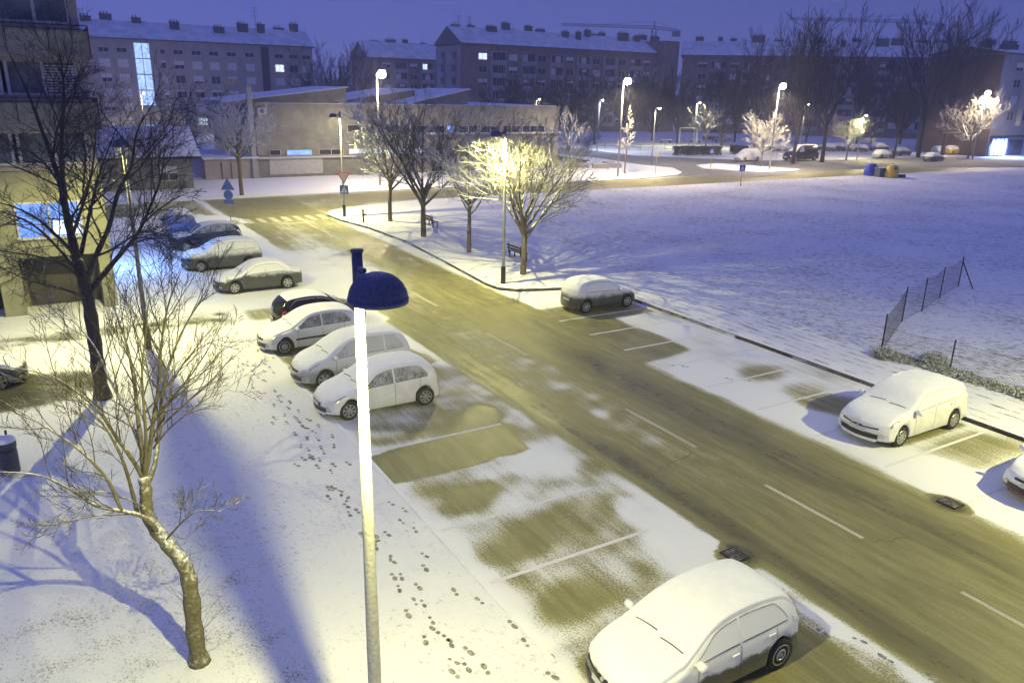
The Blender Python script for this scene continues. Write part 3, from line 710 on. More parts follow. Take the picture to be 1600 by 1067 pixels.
# hazy trees before the middle flats and behind the school
protos = [auto_tree('hazy_tree', 'hazy dark tree behind the school, furthest left', PT(505, 200, 175)*1, 17, 5, 90, BK_FAR, 'hazy bare trees behind the school and before the flats', dict(PF, rmin=.035, n=[8, 6, 3]), 11, .12, r=.25),
          auto_tree('hazy_tree', 'hazy dark tree behind the school, near the bright tall lamp', PT(560, 200, 175), 16, 5.5, 91, BK_FAR, 'hazy bare trees behind the school and before the flats', dict(PF, rmin=.035, n=[8, 6, 3]), 11, .12, r=.25),
          auto_tree('hazy_tree', 'hazy rounded tree before the middle flats, at their left part', PT(790, 200, 168), 12, 5.0, 92, BK_FAR, 'hazy bare trees behind the school and before the flats', dict(PF, rmin=.04, n=[8, 6, 3]), 12, .1, r=.2)]
for o in protos: o.location.z = 0
hz = [(528, 188, 1.12, 0, 'hazy tallest poplar like tree behind the school'), (590, 190, .8, 1, 'hazy low tree behind the bright lamp glow'),
      (835, 160, 1.0, 2, 'hazy tree before the middle flats, left of their centre'), (870, 172, .9, 2, 'hazy tree left of the playground lamp'), (905, 165, 1.1, 2, 'hazy tree above the dark rounded playground tree'),
      (985, 170, 1.15, 2, 'hazy tree right of the tall lamp glow'), (1020, 178, 1.05, 2, 'hazy tree above the playground swing'), (1060, 172, 1.15, 2, 'hazy tree before the gap between the two blocks of flats'),
      (1130, 165, 1.2, 2, 'hazy tree left of the white van, before the far flats'), (1150, 180, 1.0, 0, 'hazy tall tree above the white van'),
      (1210, 180, 1.05, 0, 'hazy tall tree behind the middle tall lamp'), (1262, 185, 1.15, 1, 'hazy tall tree behind the dark van'), (1365, 180, 1.1, 0, 'hazy tall tree above the recycling bins'), (1410, 185, 1.1, 1, 'hazy tall tree behind the pale estate car'), (1500, 185, 1.05, 1, 'hazy tall tree against the brown end wall')]
for i, (x, Y, k, pi, lb) in enumerate(hz):
    c = copy_tree(protos[pi]); p = PT(x, 200, Y); c.location = (p.x, p.y, 0); c.rotation_euler = (0, 0, i*1.7); c.scale = (k, k, k); c['label'] = lb
# dark conifer left
def conifer(base, h, r, label, seed):
    rng = random.Random(seed); root = empty('conifer_tree', base); tag(root, label, 'tree')
    m = MB(); m.tube([(0,0,0), (0,0,h)], [.15, .03], 6); m.build('trunk', BK_FAR, root)
    m = MB()
    for i in range(900):
        k = rng.random()**.8; z = h*(.08+.92*k); rr = r*(1-k)*rng.uniform(.3, 1.05)+.05; q = rng.uniform(0, 6.28); w = .5*(1.15-k)
        p = Vector((rr*math.cos(q), rr*math.sin(q), z)); d = Vector((math.cos(q), math.sin(q), -.25)); s = Vector((-math.sin(q), math.cos(q), 0))
        m.face([p-s*w*.3, p+d*w, p+s*w*.3, p-d*w*.2+Vector((0,0,.12))])
    m.build('crown', snowy('conifer_needles', (.03, .05, .035), .8, .75, 1.0, .3, 3, 8, .4), root)
conifer(G(308, 248), 9, 2.0, 'dark evergreen standing behind the snow roofed house', 3)
# ---------------------------------------------------------------- cars
def spline(P, x):
    if x <= P[0][0]: return P[0][1]
    if x >= P[-1][0]: return P[-1][1]
    n = len(P)
    for i in range(n-1):
        if x <= P[i+1][0]: break
    x0, y0 = P[i]; x1, y1 = P[i+1]; h = x1-x0; d = (y1-y0)/h
    dm = (y0-P[i-1][1])/(x0-P[i-1][0]) if i > 0 else d; dp = (P[i+2][1]-y1)/(P[i+2][0]-x1) if i+2 < n else d
    m0 = 0 if dm*d <= 0 else 2*dm*d/(dm+d); m1 = 0 if dp*d <= 0 else 2*dp*d/(dp+d)
    t = (x-x0)/h; return (2*t**3-3*t*t+1)*y0+(t**3-2*t*t+t)*h*m0+(-2*t**3+3*t*t)*y1+(t**3-t*t)*h*m1
def paint(name, col, dust=0.0, zlo=.5, zhi=.9, rough=.3, metal=0.0, snow=SNOWC):
    m, t, b = newmat(name); p = opos(t)
    s = nnode(t, 'SeparateXYZ'); t.links.new(p, s.inputs[0])
    n = noi(t, p, 22, 6, .75); n2 = noi(t, p, 2.4, 4)
    zf = sstep(t, mth(t, 'ADD', s.outputs['Z'], mth(t, 'MULTIPLY', mth(t, 'SUBTRACT', n2, .5), .35)), zlo, zhi)
    f = mth(t, 'ADD', mth(t, 'MULTIPLY', zf, dust), mth(t, 'MULTIPLY', mth(t, 'SUBTRACT', n, .5), 1.1*min(1, dust+.25)))
    f = mth(t, 'ADD', f, mth(t, 'MULTIPLY', sstep(t, nz(t), .35, .85), .55 if dust > .05 else 0.0))
    f = sstep(t, f, .18, .75)
    base = mixc(t, sstep(t, n2, .3, .7), tuple(c*.9 for c in col), tuple(min(1, c*1.1) for c in col))
    t.links.new(mixc(t, f, base, snow), b.inputs['Base Color'])
    t.links.new(mth(t, 'ADD', mth(t, 'MULTIPLY', f, .6), rough), b.inputs['Roughness']); b.inputs['Metallic'].default_value = metal
    b.inputs['Coat Weight'].default_value = .25
    bump(t, b, mth(t, 'MULTIPLY', n, f), .35, .02)
    return m
CSNOW = plain('snow_on_car', (.82, .84, .86), .9, var=.03, scale=5, bmp=.5)
TYRE = plain('tyre_rubber', (.018, .018, .018), .85, var=.3); RIM = plain('wheel_silver', (.42, .42, .42), .35, .6); RIMD = plain('wheel_hole', (.02, .02, .02), .6)
TRIM = plain('black_trim', (.02, .02, .022), .55); CHROME = plain('chrome', (.65, .65, .65), .2, .9, .04)
PLATE = plain('number_plate', (.55, .55, .52), .5, var=.25, scale=30); HEAD = plain('headlight_glass', (.50, .50, .50), .18, .3, .3, 9); RED = plain('tail_light_red', (.45, .02, .02), .3)
REDS = paint('snowy_tail_light', (.16, .035, .03), .85, .5, 1.0)
FOG = plain('fog_light_glass', (.55, .55, .52), .15, .4, .2, 20)
SEAL = paint('window_seal', (.10, .10, .085), .45, .5, 1.4)
def glassmat(name, frost):
    m, t, b = newmat(name); p = opos(t); n = noi(t, p, 26, 5, .8); n2 = noi(t, p, 2.0, 3)
    f = sstep(t, mth(t, 'ADD', mth(t, 'MULTIPLY', n, .6), mth(t, 'MULTIPLY', n2, .4)), .62-frost*.40, .80-frost*.38)
    t.links.new(mixc(t, mth(t, 'MULTIPLY', f, .30+frost*.62), (.012, .014, .018), (.66, .69, .72) if frost < 1 else (.86, .88, .90)), b.inputs['Base Color'])
    t.links.new(mth(t, 'ADD', mth(t, 'MULTIPLY', f, .7), .08), b.inputs['Roughness']); bump(t, b, f, .2, .01); return m
GL = {k: glassmat('frosted_glass_%d' % int(k*100), k) for k in (0.0, .5, .6, .8, 1.0)}
KINDS = {
 # x measured back from the nose
 'hatch': dict(L=4.05, W=1.74, fa=.80, wb=2.58, belt=.90, T=[(0,.50),(.04,.60),(.16,.72),(.5,.83),(1.05,.96),(1.35,1.13),(1.75,1.35),(2.1,1.45),(2.6,1.485),(3.2,1.45),(3.55,1.37),(3.78,1.20),(3.95,.98),(4.0,.80),(4.03,.62),(4.05,.5)],
        cowl=1.06, roof0=1.80, roof1=3.5, rear=3.93, win=(1.22, 3.55), pill=(2.32,), belt_rise=.07),
 'small': dict(L=3.78, W=1.66, fa=.74, wb=2.45, belt=.90, T=[(0,.50),(.04,.60),(.14,.72),(.45,.84),(.95,.97),(1.25,1.15),(1.62,1.36),(1.95,1.45),(2.5,1.485),(3.0,1.45),(3.35,1.37),(3.58,1.18),(3.7,.98),(3.74,.80),(3.77,.6),(3.78,.5)],
        cowl=.97, roof0=1.7, roof1=3.3, rear=3.69, win=(1.15, 3.3), pill=(2.25,), belt_rise=.08),
 'estate': dict(L=4.50, W=1.80, fa=.90, wb=2.70, belt=.93, T=[(0,.50),(.04,.62),(.18,.76),(.6,.88),(1.15,.98),(1.5,1.16),(1.95,1.38),(2.3,1.46),(2.9,1.49),(3.6,1.455),(4.0,1.40),(4.2,1.26),(4.38,1.0),(4.44,.82),(4.48,.62),(4.5,.5)],
        cowl=1.16, roof0=2.0, roof1=4.0, rear=4.36, win=(1.36, 4.12), pill=(2.45, 3.42), belt_rise=.12),
 'saloon': dict(L=4.35, W=1.72, fa=.85, wb=2.60, belt=.88, T=[(0,.48),(.04,.58),(.16,.68),(.5,.80),(1.15,.92),(1.5,1.12),(1.9,1.33),(2.25,1.41),(2.7,1.42),(3.1,1.37),(3.45,1.2),(3.75,1.0),(3.95,.95),(4.2,.92),(4.3,.82),(4.33,.6),(4.35,.5)],
        cowl=1.16, roof0=1.95, roof1=3.05, rear=3.74, win=(1.34, 3.38), pill=(2.4,), belt_rise=.05),
 'mpv': dict(L=4.3, W=1.78, fa=.85, wb=2.65, belt=.96, T=[(0,.52),(.04,.64),(.16,.80),(.5,.92),(.95,1.04),(1.3,1.26),(1.75,1.50),(2.1,1.60),(2.7,1.64),(3.4,1.60),(3.8,1.50),(4.02,1.28),(4.18,1.02),(4.24,.82),(4.28,.62),(4.3,.5)],
        cowl=.97, roof0=1.8, roof1=3.75, rear=4.16, win=(1.18, 3.86), pill=(2.15, 3.1), belt_rise=.06),
 'suv': dict(L=4.35, W=1.82, fa=.85, wb=2.64, belt=1.02, T=[(0,.58),(.04,.7),(.16,.88),(.5,.98),(1.1,1.06),(1.45,1.26),(1.85,1.48),(2.2,1.58),(2.8,1.62),(3.5,1.58),(3.9,1.48),(4.1,1.3),(4.25,1.05),(4.3,.85),(4.33,.65),(4.35,.5)],
        cowl=1.11, roof0=1.9, roof1=3.85, rear=4.22, win=(1.3, 3.98), pill=(2.35, 3.3), belt_rise=.08),
 'van': dict(L=4.6, W=1.82, fa=.85, wb=2.9, belt=1.05, T=[(0,.55),(.04,.68),(.15,.88),(.45,1.0),(.85,1.12),(1.15,1.38),(1.6,1.72),(1.9,1.86),(2.4,1.90),(3.6,1.90),(4.35,1.88),(4.5,1.80),(4.56,1.5),(4.58,1.0),(4.59,.7),(4.6,.5)],
        cowl=.86, roof0=1.65, roof1=4.42, rear=4.55, win=(1.05, 2.1), pill=(), belt_rise=.0),
}
class Shape:
    def __init__(s, K):
        s.K = K; s.L = K['L']; s.w0 = K['W']/2; s.ax = (K['fa'], K['fa']+K['wb']); s.rw = .315; s.ra = .375
    def T(s, x): return spline(s.K['T'], x)
    def belt(s, x): return s.K['belt']+s.K['belt_rise']*(x-1.2)/2.5
    def w(s, x):
        L = s.L; w = s.w0*(1-.035*max(0, 1-x/1.2)**1.5-.05*max(0, 1-(L-x)/1.2)**1.5); return w
    def zb(s, x):
        z = .20+.06*max(0, 1-x/.4)+.06*max(0, 1-(s.L-x)/.4)
        for a in s.ax:
            d = abs(x-a)
            if d < s.ra: z = max(z, s.rw+math.sqrt(s.ra**2-d*d)*.98)
        return z
    def bow(s, x, y):
        q = (y/s.w0)**2; f = max(0, 1-x/1.1)**1.3; r = max(0, 1-(s.L-x)/.9)**1.3
        return (.26*f-.16*r)*q+.12*f*q**3-.10*r*q**3
    def sec(s, x):
        T = s.T(x); w = s.w(x); zb = s.zb(x); bl = s.belt(x)
        b = min(bl, T-.05); b = max(b, zb+.10); g = max(0, T-.05-b)
        wb = w*.955; wr = wb-.03-.30*g if g > .02 else wb-.05
        h = b-zb
        return [(0, .20), (w*.68, .20), (w*.68, max(zb-.01, .21)), (w*.94, zb), (w*.985, zb+.05*min(1, h/.3)), (w, zb+h*.42), (w*.99, zb+h*.78),
                (wb, b), (wr, b+g), (wr*.93, b+g+.028), (wr*.62, T-.004), (0, T+.012)]
    def pt(s, x, v, side=1):
        S = s.sec(x); j = min(int(v), len(S)-2); f = v-j
        y = S[j][0]+(S[j+1][0]-S[j][0])*f; z = S[j][1]+(S[j+1][1]-S[j][1])*f
        return Vector((-(x+s.bow(x, y)), y*side, z))
    def nrm(s, x, v, side=1):
        e = .02; a = s.pt(min(x+e, s.L), v, side)-s.pt(max(x-e, 0), v, side); b = s.pt(x, min(v+.05, 11), side)-s.pt(x, max(v-.05, 0), side)
        n = a.cross(b)*side
        if n.length < 1e-9: return Vector((0, 0, 1))
        n.normalize(); c = s.pt(x, v, side)-Vector((-s.L/2, 0, .6))
        return n if n.dot(Vector((c.x*.3, c.y, c.z))) > 0 else -n
    def patch(s, mb, x0, x1, v0, v1, off, m=0, side=1, nx=8, nv=3, v0f=None, v1f=None, thick=True):
        G_ = []
        for i in range(nx+1):
            x = x0+(x1-x0)*i/nx; a = v0f(x) if v0f else v0; b = v1f(x) if v1f else v1
            G_.append([s.pt(x, a+(b-a)*j/nv, side)+s.nrm(x, a+(b-a)*j/nv, side)*off for j in range(nv+1)])
        mb.grid(G_, m)
def xs_for(sh):
    L = sh.L; xs = set([0, .02, .04, .08, .12, .16, .22, .3, L-.02, L-.05, L-.1, L-.16, L-.24, L-.32, L])
    x = .3
    while x < L-.3: xs.add(round(x, 3)); x += .10
    for a in sh.ax:
        for k in range(-10, 11): xs.add(round(a+sh.ra*math.sin(k*math.pi/20), 4))
        xs.add(a-sh.ra-.012); xs.add(a+sh.ra+.012)
    o = sorted(xs); r = [o[0]]
    for q in o[1:]:
        if q-r[-1] > .008: r.append(q)
    return r
def car(kind, loc, heading, label, paintmat, snow='all', frost=1.0, rim=5, cat='car', detail=2, group=None, grille='bar', rails=False, name='parked_car', flags=()):
    """heading: direction the nose points; loc: ground point under the middle of the wheelbase"""
    K = KINDS[kind]; sh = Shape(K); root = empty(name, loc, heading); tag(root, label, cat, group)
    cx = (sh.ax[0]+sh.ax[1])/2; OFF = Vector((cx, 0, 0))
    def done(mb, nm, mats, par=root, smooth=False):
        mb.v = [(v[0]+cx, v[1], v[2]) for v in mb.v] if par is root else mb.v
        return mb.build(nm, mats, par, smooth)
    xs = xs_for(sh); ns = len(sh.sec(1)); mb = MB()
    ring = []
    for x in xs:
        S = sh.sec(x); row = [Vector((-(x+sh.bow(x, y)), -y, z)) for (y, z) in S[::-1]][:-1]+[Vector((-(x+sh.bow(x, y)), y, z)) for (y, z) in S]
        ring.append(row)
    b0 = 0; c = len(ring[0]); mb.grid(ring, 0)
    mid = c//2
    for i in range(len(mb.f)):
        j = i % (c-1); k = abs(j+.5-mid) # rows from the underside centre
        if k < 3: mb.m[i] = 1
    # nose and tail
    for (x, sg) in ((0, 1), (sh.L, -1)):
        S = sh.sec(x); rows = []
        for (y, z) in S[1:]:
            rows.append([Vector((-(x+sh.bow(x, y*q)), y*q, z)) for q in (-1, -.75, -.5, -.25, 0, .25, .5, .75, 1)])
        mb.grid(rows, 0)
    done(mb, 'body', [paintmat, TRIM], root, True)
    def both(fn, nm, mats, smooth=True, sides=(1, -1)):
        for sd in sides:
            m = MB(); fn(m, sd); done(m, nm, mats, root, smooth)
    # side windows
    wx0, wx1 = K['win']; segs = [wx0]+list(K['pill'])+[wx1]; gm = GL[frost]
    if K['pill'] == () and kind != 'van': segs = [wx0, wx1]
    def vtop(x):
        return 7.86
    for i in range(len(segs)-1):
        a = segs[i]+(.03 if i else 0); b_ = segs[i+1]-(.03 if i < len(segs)-2 else 0)
        for sd in (1, -1):
            m = MB()
            def v1f(x, a=a, b_=b_, i=i):
                v = 7.88
                if i == 0: v = 7.10+.78*min(1, max(.02, (x-a)/.55+.0))**.7
                if i == len(segs)-2 and kind != 'van': v = min(v, 7.10+.78*min(1, max(.02, (b_-x)/.35))**.6)
                return v
            sh.patch(m, a, b_, 7.10, 7.88, .006, 0, sd, 12, 3, None, v1f); w = done(m, 'side_window', gm, root, True)
            if detail >= 2:
                q = MB(); up = lambda x: v1f(x)
                sh.patch(q, a, b_, 7, 8, .011, 0, sd, 14, 1, up, lambda x: v1f(x)+.05); sh.patch(q, a, b_, 7.06, 7.10, .011, 0, sd, 8, 1); done(q, 'window_seal', SEAL)
    # windscreen and rear window
    m = MB(); 
    for sd in (1, -1): sh.patch(m, K['cowl']+.03, K['roof0']-.02, 9.15, 11, .006, 0, sd, 10, 6)
    done(m, 'windscreen', gm, root, True)
    m = MB()
    for sd in (1, -1): sh.patch(m, K['roof1']+.04, K['rear']-.02, 9.3, 11, .006, 0, sd, 8, 6)
    done(m, 'rear_window', GL[min(frost, 1.0)], root, True)
    # wheels
    for ai, a in enumerate(sh.ax):
        for sd in (1, -1):
            r = empty('wheel', (cx-a, sd*(sh.w0-.115), sh.rw), 0); r.parent = root
            if detail < 1 and False: pass
            m = MB(); m.lathe([(.20, -.10), (.30, -.10), (.315, -.07), (.315, .07), (.30, .10), (.20, .10)], 24, 0, (0,0,0), 'y', True); m.build('tyre', TYRE, r, True)
            o = sd
            if detail >= 1:
                m = MB(); m.lathe([(.215, .098*o), (.205, .108*o), (.19, .104*o), (.185, .085*o)], 24, 0, (0,0,0), 'y', False)
                m.lathe([(.19, .084*o), (.01, .084*o)], 24, 1, (0,0,0), 'y', True)
                m.lathe([(.055, .10*o), (.03, .112*o), (.01, .112*o)], 12, 0, (0,0,0), 'y', True)
                if rim == 0: # plain steel wheel: raised ring
                    m.lathe([(.12, .10*o), (.105, .115*o), (.085, .115*o), (.075, .10*o)], 24, 0, (0,0,0), 'y', False)
                for k in range(rim):
                    q = 2*math.pi*k/rim+.2; d = Vector((math.cos(q), 0, math.sin(q))); p = Vector((-d.z, 0, d.x)); w1, w2 = (.030, .052) if rim <= 6 else (.020, .034)
                    m.face([d*.04-p*w1+Vector((0, .108*o, 0)), d*.04+p*w1+Vector((0, .108*o, 0)), d*.195+p*w2+Vector((0, .103*o, 0)), d*.195-p*w2+Vector((0, .103*o, 0))], 0)
                m.build('rim', [RIM, RIMD], r)
    # lights, mirrors, trims
    def hl(m, sd): sh.patch(m, .13, .62, 6.25, 7.6, .007, 0, sd, 8, 3, lambda x: 6.75+.35*(x-.13), lambda x: 7.75-.7*max(0, x-.4))
    both(hl, 'headlight', HEAD)
    def tl(m, sd): sh.patch(m, sh.L-.30, sh.L-.05, 6.1, 7.4, .007, 0, sd, 5, 3, lambda x: 6.45+.9*(sh.L-.05-x), lambda x: 7.25)
    both(tl, 'tail_light', RED if 'clean' in flags else REDS)
    if detail >= 1:
        for sd in (1, -1):
            m = MB(); xm = K['win'][0]+.08; P = sh.pt(xm, 7.1, sd); c_ = P+Vector((-.02, sd*.11, .05))
            m.lathe([(.01, -.10), (.065, -.085), (.085, 0), (.07, .075), (.01, .09)], 10, 0, tuple(c_), 'y')
            m.box(P+Vector((0, sd*.02, .02)), (.06, .08, .03)); done(m, 'side_mirror', paintmat, root, True)
        # front: grille, intake, plate, fog lamps
        fx = lambda y, z, e: Vector((-(spl_x(z)+sh.bow(0, y))+e, y, z))
        def spl_x(z):
            lo, hi = 0, .3
            if z < sh.T(0): return 0
            for _ in range(20):
                q = (lo+hi)/2
                if sh.T(q) < z: lo = q
                else: hi = q
            return lo
        def strip(m, y0, y1, za, zb_, e, mi=0, n=10, mir=False):
            rows = []
            for i in range(n+1):
                y = y0+(y1-y0)*i/n; z0 = za(y) if callable(za) else za; z1 = zb_(y) if callable(zb_) else zb_
                rows.append([fx(y, z0, e), fx(y, z1, e)])
            m.grid(rows, mi)
            m.grid([[r_[0], r_[0]-Vector((e+.01, 0, 0))] for r_ in rows], mi)
        m = MB(); T0 = sh.T(0)
        if grille == 'wing':   # thin dark wings meeting a diamond badge
            for sd in (1, -1): strip(m, sd*.04, sd*.60, lambda y: T0+.06+.05*abs(y), lambda y: T0+.085+.085*abs(y)+(.03 if abs(y) < .15 else 0), .012)
            done(m, 'grille', TRIM); m = MB(); c_ = fx(0, T0+.09, .03)
            m.face([c_+Vector((0, -.045, 0)), c_+Vector((0, 0, -.07)), c_+Vector((0, .045, 0)), c_+Vector((-.02, 0, .07))])
            done(m, 'badge', CHROME)
        elif grille == 'hex':
            strip(m, -.36, .36, lambda y: .36+.10*abs(y)/.36, .56, .012); done(m, 'grille', TRIM)
        else:
            strip(m, -.45, .45, T0+.06, T0+.12, .012); done(m, 'grille', TRIM)
            m = MB(); m.lathe([(.045, 0), (.035, .012), (.01, .014)], 12, 0, (0,0,0), 'y'); c_ = fx(0, T0+.09, .02)
            m.v = [(v[1]+c_.x, v[0]+c_.y, v[2]+c_.z) for v in m.v]; done(m, 'badge', CHROME)
        m = MB(); strip(m, -.62, .62, lambda y: .28+.03*abs(y), lambda y: .45-.03*abs(y), .010); done(m, 'lower_intake', TRIM)
        for sd in (1, -1):
            m = MB(); strip(m, sd*.64, sd*.76, .34, .40, .014, 0, 3); done(m, 'fog_light', FOG)
        m = MB(); strip(m, -.26, .26, .44, .54, .024, 0, 4); done(m, 'number_plate', PLATE)
        # rear plate
        m = MB(); xx = -sh.L-.012; m.box((xx-.0, 0, .60 if kind != 'saloon' else .55), (.012, .5, .11)); done(m, 'number_plate', PLATE)
        # wipers
        for sgn, y0 in ((1, .12), (1, -.52)):
            m = MB(); pts = []
            for k in range(6):
                y = y0+.50*k/5; x = K['cowl']+.07+.012*math.sin(k/5*3.1)+.05*k/5
                S = sh.pt(x, 11-min(1.8, abs(y)/sh.w0*2.2), 1 if y >= 0 else -1); pts.append(Vector((S.x, y, S.z+.058)))
            m.tube(pts, .014, 4); done(m, 'wiper', TRIM)
        # door shut lines, handles, sill strip
        m = MB()
        lines = [segs[0]+.12]+[p for p in K['pill'][:2]]
        if len(K['pill']) == 1 and 'three_door' not in flags: lines.append(min(sh.ax[1]-.18, K['win'][1]-.1))
        for xq in lines:
            for sd in (1, -1): sh.patch(m, xq-.006, xq+.006, 4.1, 6.98, .004, 0, sd, 1, 6)
        for sd in (1, -1):
            if 'strip' in flags: sh.patch(m, sh.ax[0]+.45, sh.ax[1]-.42, 5.05, 5.35, .012, 0, sd, 6, 1)
        done(m, 'shut_lines', TRIM)
        for xq in lines[1:]:
            for sd in (1, -1):
                m = MB(); P = sh.pt(xq-.14, 6.25, sd); m.box(P+Vector((0, sd*.018, 0)), (.15, .03, .03)); done(m, 'door_handle', paintmat)
        # sill and rear screen lines under the snow
    if rails:
        for sd in (1, -1):
            m = MB(); pts = [sh.pt(K['roof0']+.15+(K['roof1']-K['roof0']-.1)*k/8, 8.9, sd)+Vector((0, 0, .055 if 0 < k < 8 else .0)) for k in range(9)]
            m.tube(pts, .018, 6); done(m, 'roof_rail', PAINTW, root, True)
    # lying snow
    def snowshell(x0, x1, va, th, seed, nx=36):
        rows = []; rng = random.Random(seed)
        for i in range(nx+1):
            x = x0+(x1-x0)*i/nx; ex = sm(i, 0, 3)*(1-sm(i, nx-3, nx)); row = []
            vv = [va+(11-va)*q/14 for q in range(15)]
            for sd in (-1, 1):
                for q, v in (list(enumerate(vv)) if sd == -1 else list(enumerate(vv))[::-1][1:]):
                    jit = .14*mnoise.noise(Vector((x*2.2, seed, sd)))
                    v2 = min(11, v+jit*(1-q/14)); p = sh.pt(x, v2, sd); n = sh.nrm(x, v2, sd); e = sm(q, -.5, 3.0)
                    h = th*ex*e*(1+.35*mnoise.noise(Vector((x*1.7, p.y*1.7, seed))))
                    row.append(p+(n*.4+Vector((0, 0, .6)))*h-n*(.006*(1-e*ex)))
            rows.append(row)
        m = MB(); m.grid(rows); done(m, 'snow_cover', CSNOW, root, True)
    sd_ = hash(kind) % 7+len(label) % 11
    if snow == 'all': snowshell(.14, K['rear']+.03, 7.92, .042, sd_)
    elif snow == 'heavy': snowshell(.10, K['rear']+.05, 7.90, .055, sd_)
    elif snow == 'roof': snowshell(K['roof0']-.1, K['roof1']+.12, 9.0, .05, sd_, 18)
    return root
PAINTW = paint('white_paint', (.74, .75, .74), .25, .5, 1.0)
PW_FRONT = paint('dusted_dark_paint', (.10, .105, .09), 1.3, .50, .80)
PW_DUST = paint('dusted_white_paint', (.70, .71, .70), .6, .4, .9)
P_GREY = paint('dusted_grey_paint', (.065, .07, .065), .62, .50, 1.1)
P_GREY2 = paint('light_dusted_grey_paint', (.06, .065, .06), .70, .45, 1.0)
P_SILVER = paint('dusted_silver_paint', (.38, .40, .40), .8, .35, .9, .35, .3)
P_BLACK = paint('black_paint', (.012, .012, .014), .05, .9, 1.5, .15)
P_NAVY = paint('dark_blue_paint', (.015, .02, .05), .10, .8, 1.5, .2)
HT = ANG_N+math.pi          # nose towards the left verge (-t)
def bay(s, t): return ST(s, t, 0)
g1 = 'snow covered cars parked in the left bays'
car('hatch', bay(9.95, -6.5), HT, 'snow covered hatchback in the front bay, cut by the bottom edge of the photo', PW_FRONT, 'heavy', 1.0, 0, group=g1, grille='wing', detail=2, flags=())
car('hatch', bay(-4.25, -6.9), HT, 'white hatchback with spoked wheel trims, in the left bays nearest the bare asphalt', PAINTW, 'all', .6, 8, group=g1, grille='hex')
car('mpv', bay(-7.25, -6.7), HT, 'silver car half hidden behind the white hatchback with spoked wheels', P_SILVER, 'all', .8, 6, group=g1)
car('hatch', bay(-11.4, -6.95), HT, 'white hatchback with dark side strip parked beside the black car', PW_DUST, 'all', .6, 0, group=g1, flags=('strip',))
car('hatch', bay(-13.9, -5.9), HT+math.pi, 'black hatchback with red tail light and snow on its roof only', P_BLACK, 'roof', 0.0, 5, group=g1, flags=('clean',))
car('saloon', bay(-21.6, -6.6), HT, 'grey saloon under snow with alloy wheels showing, alone past the driveway', P_GREY, 'all', 1.0, 6, group=g1)
car('suv', bay(-27.3, -7.2), HT, 'grey car under snow parked between the saloon and the dark blue car', P_GREY, 'all', 1.0, 8, group=g1)
car('suv', bay(-33.6, -6.9), HT, 'dark blue car almost free of snow near the junction', P_NAVY, 'none', .5, 8, group=g1, rails=False)
g2 = 'snow covered cars parked in the right bays'
car('small', bay(-10.85, 6.85), HT+math.pi, 'small grey three door hatchback seen from behind in the right bays', P_GREY2, 'all', 1.0, 7, group=g2, flags=('three_door',))
car('estate', bay(5.2, 6.75), HT, 'white estate car with roof rails and dark front grille in the right bays', PAINTW, 'heavy', 1.0, 9, group=g2, grille='wing', rails=True)
car('hatch', bay(9.85, 7.1), HT, 'snowy car at the right edge of the photo, only its nose in view', paint('dusted_maroon_paint', (.10, .03, .03), 1.2, .30, .48), 'heavy', 1.0, 5, group=g2)
car('van', G(283, 372), ANG_U+math.pi, 'blue van with a snowy roof behind the dark blue car', paint('blue_paint', (.06, .13, .50), .35, .6, 1.8), 'roof', .5, 5, 'van')
car('hatch', G(-68, 608), HT+math.pi, 'snow roofed dark car at the left edge beside the big bare tree', P_GREY, 'heavy', 1.0, 5)
# distant cars
g3 = 'cars parked along the far side of the crossing street'
def farcar(kind, px, py, label, pm, ang=ANG_N, snow='all', group=g3, cat='car'):
    return car(kind, G(px, py), ang, label, pm, snow, 1.0, 5, cat, 1, group)
P_TAXI = paint('yellow_paint', (.55, .38, .05), .35, .6, 1.2)
farcar('saloon', 1458, 252, 'snowy dark saloon in front of the yellow taxi', P_GREY)
farcar('saloon', 1378, 247, 'pale snow covered car furthest left of the three by the tall trees', P_SILVER)
farcar('hatch', 1408, 243, 'snow covered car just behind the pale one', P_GREY)
farcar('estate', 1470, 241, 'pale yellowish car parked left of the taxi', P_SILVER)
farcar('suv', 1373, 236, 'dark car further back behind the pale snow covered car', P_GREY)
farcar('mpv', 1488, 241.5, 'yellow taxi with a snowy roof', P_TAXI, ANG_N, 'roof', g3, 'taxi')
farcar('van', 1167, 252, 'white van parked beyond the crossing sign', PAINTW, ANG_N+math.pi, 'roof', None, 'van')
v_ = farcar('van', 1250, 251, 'long dark van between the tall bare trees', P_BLACK, ANG_N+math.pi, 'roof', None, 'van'); v_.scale = (1.55, 1.15, 1.3)
for i, (x, y, k) in enumerate(((1205, 236, 'hatch'), (1222, 235, 'saloon'), (1290, 236, 'hatch'), (1305, 235, 'estate'), (1322, 236, 'hatch'), (1340, 237, 'saloon'), (1110, 219, 'hatch'), (1130, 220, 'saloon'))):
    farcar(k, x, y, ['snow mound car left of the dark van, first', 'snow mound car left of the dark van, closer to it', 'snow mound car just right of the dark van', 'second snow mound car right of the dark van', 'third snow mound car right of the dark van', 'fourth snow mound car right of the dark van', 'snow covered car behind the playground, left one', 'snow covered car behind the playground, right one'][i], (P_GREY, P_SILVER, P_GREY2)[i % 3], ANG_N+math.pi/2, 'heavy', 'snow covered cars in the far car park')
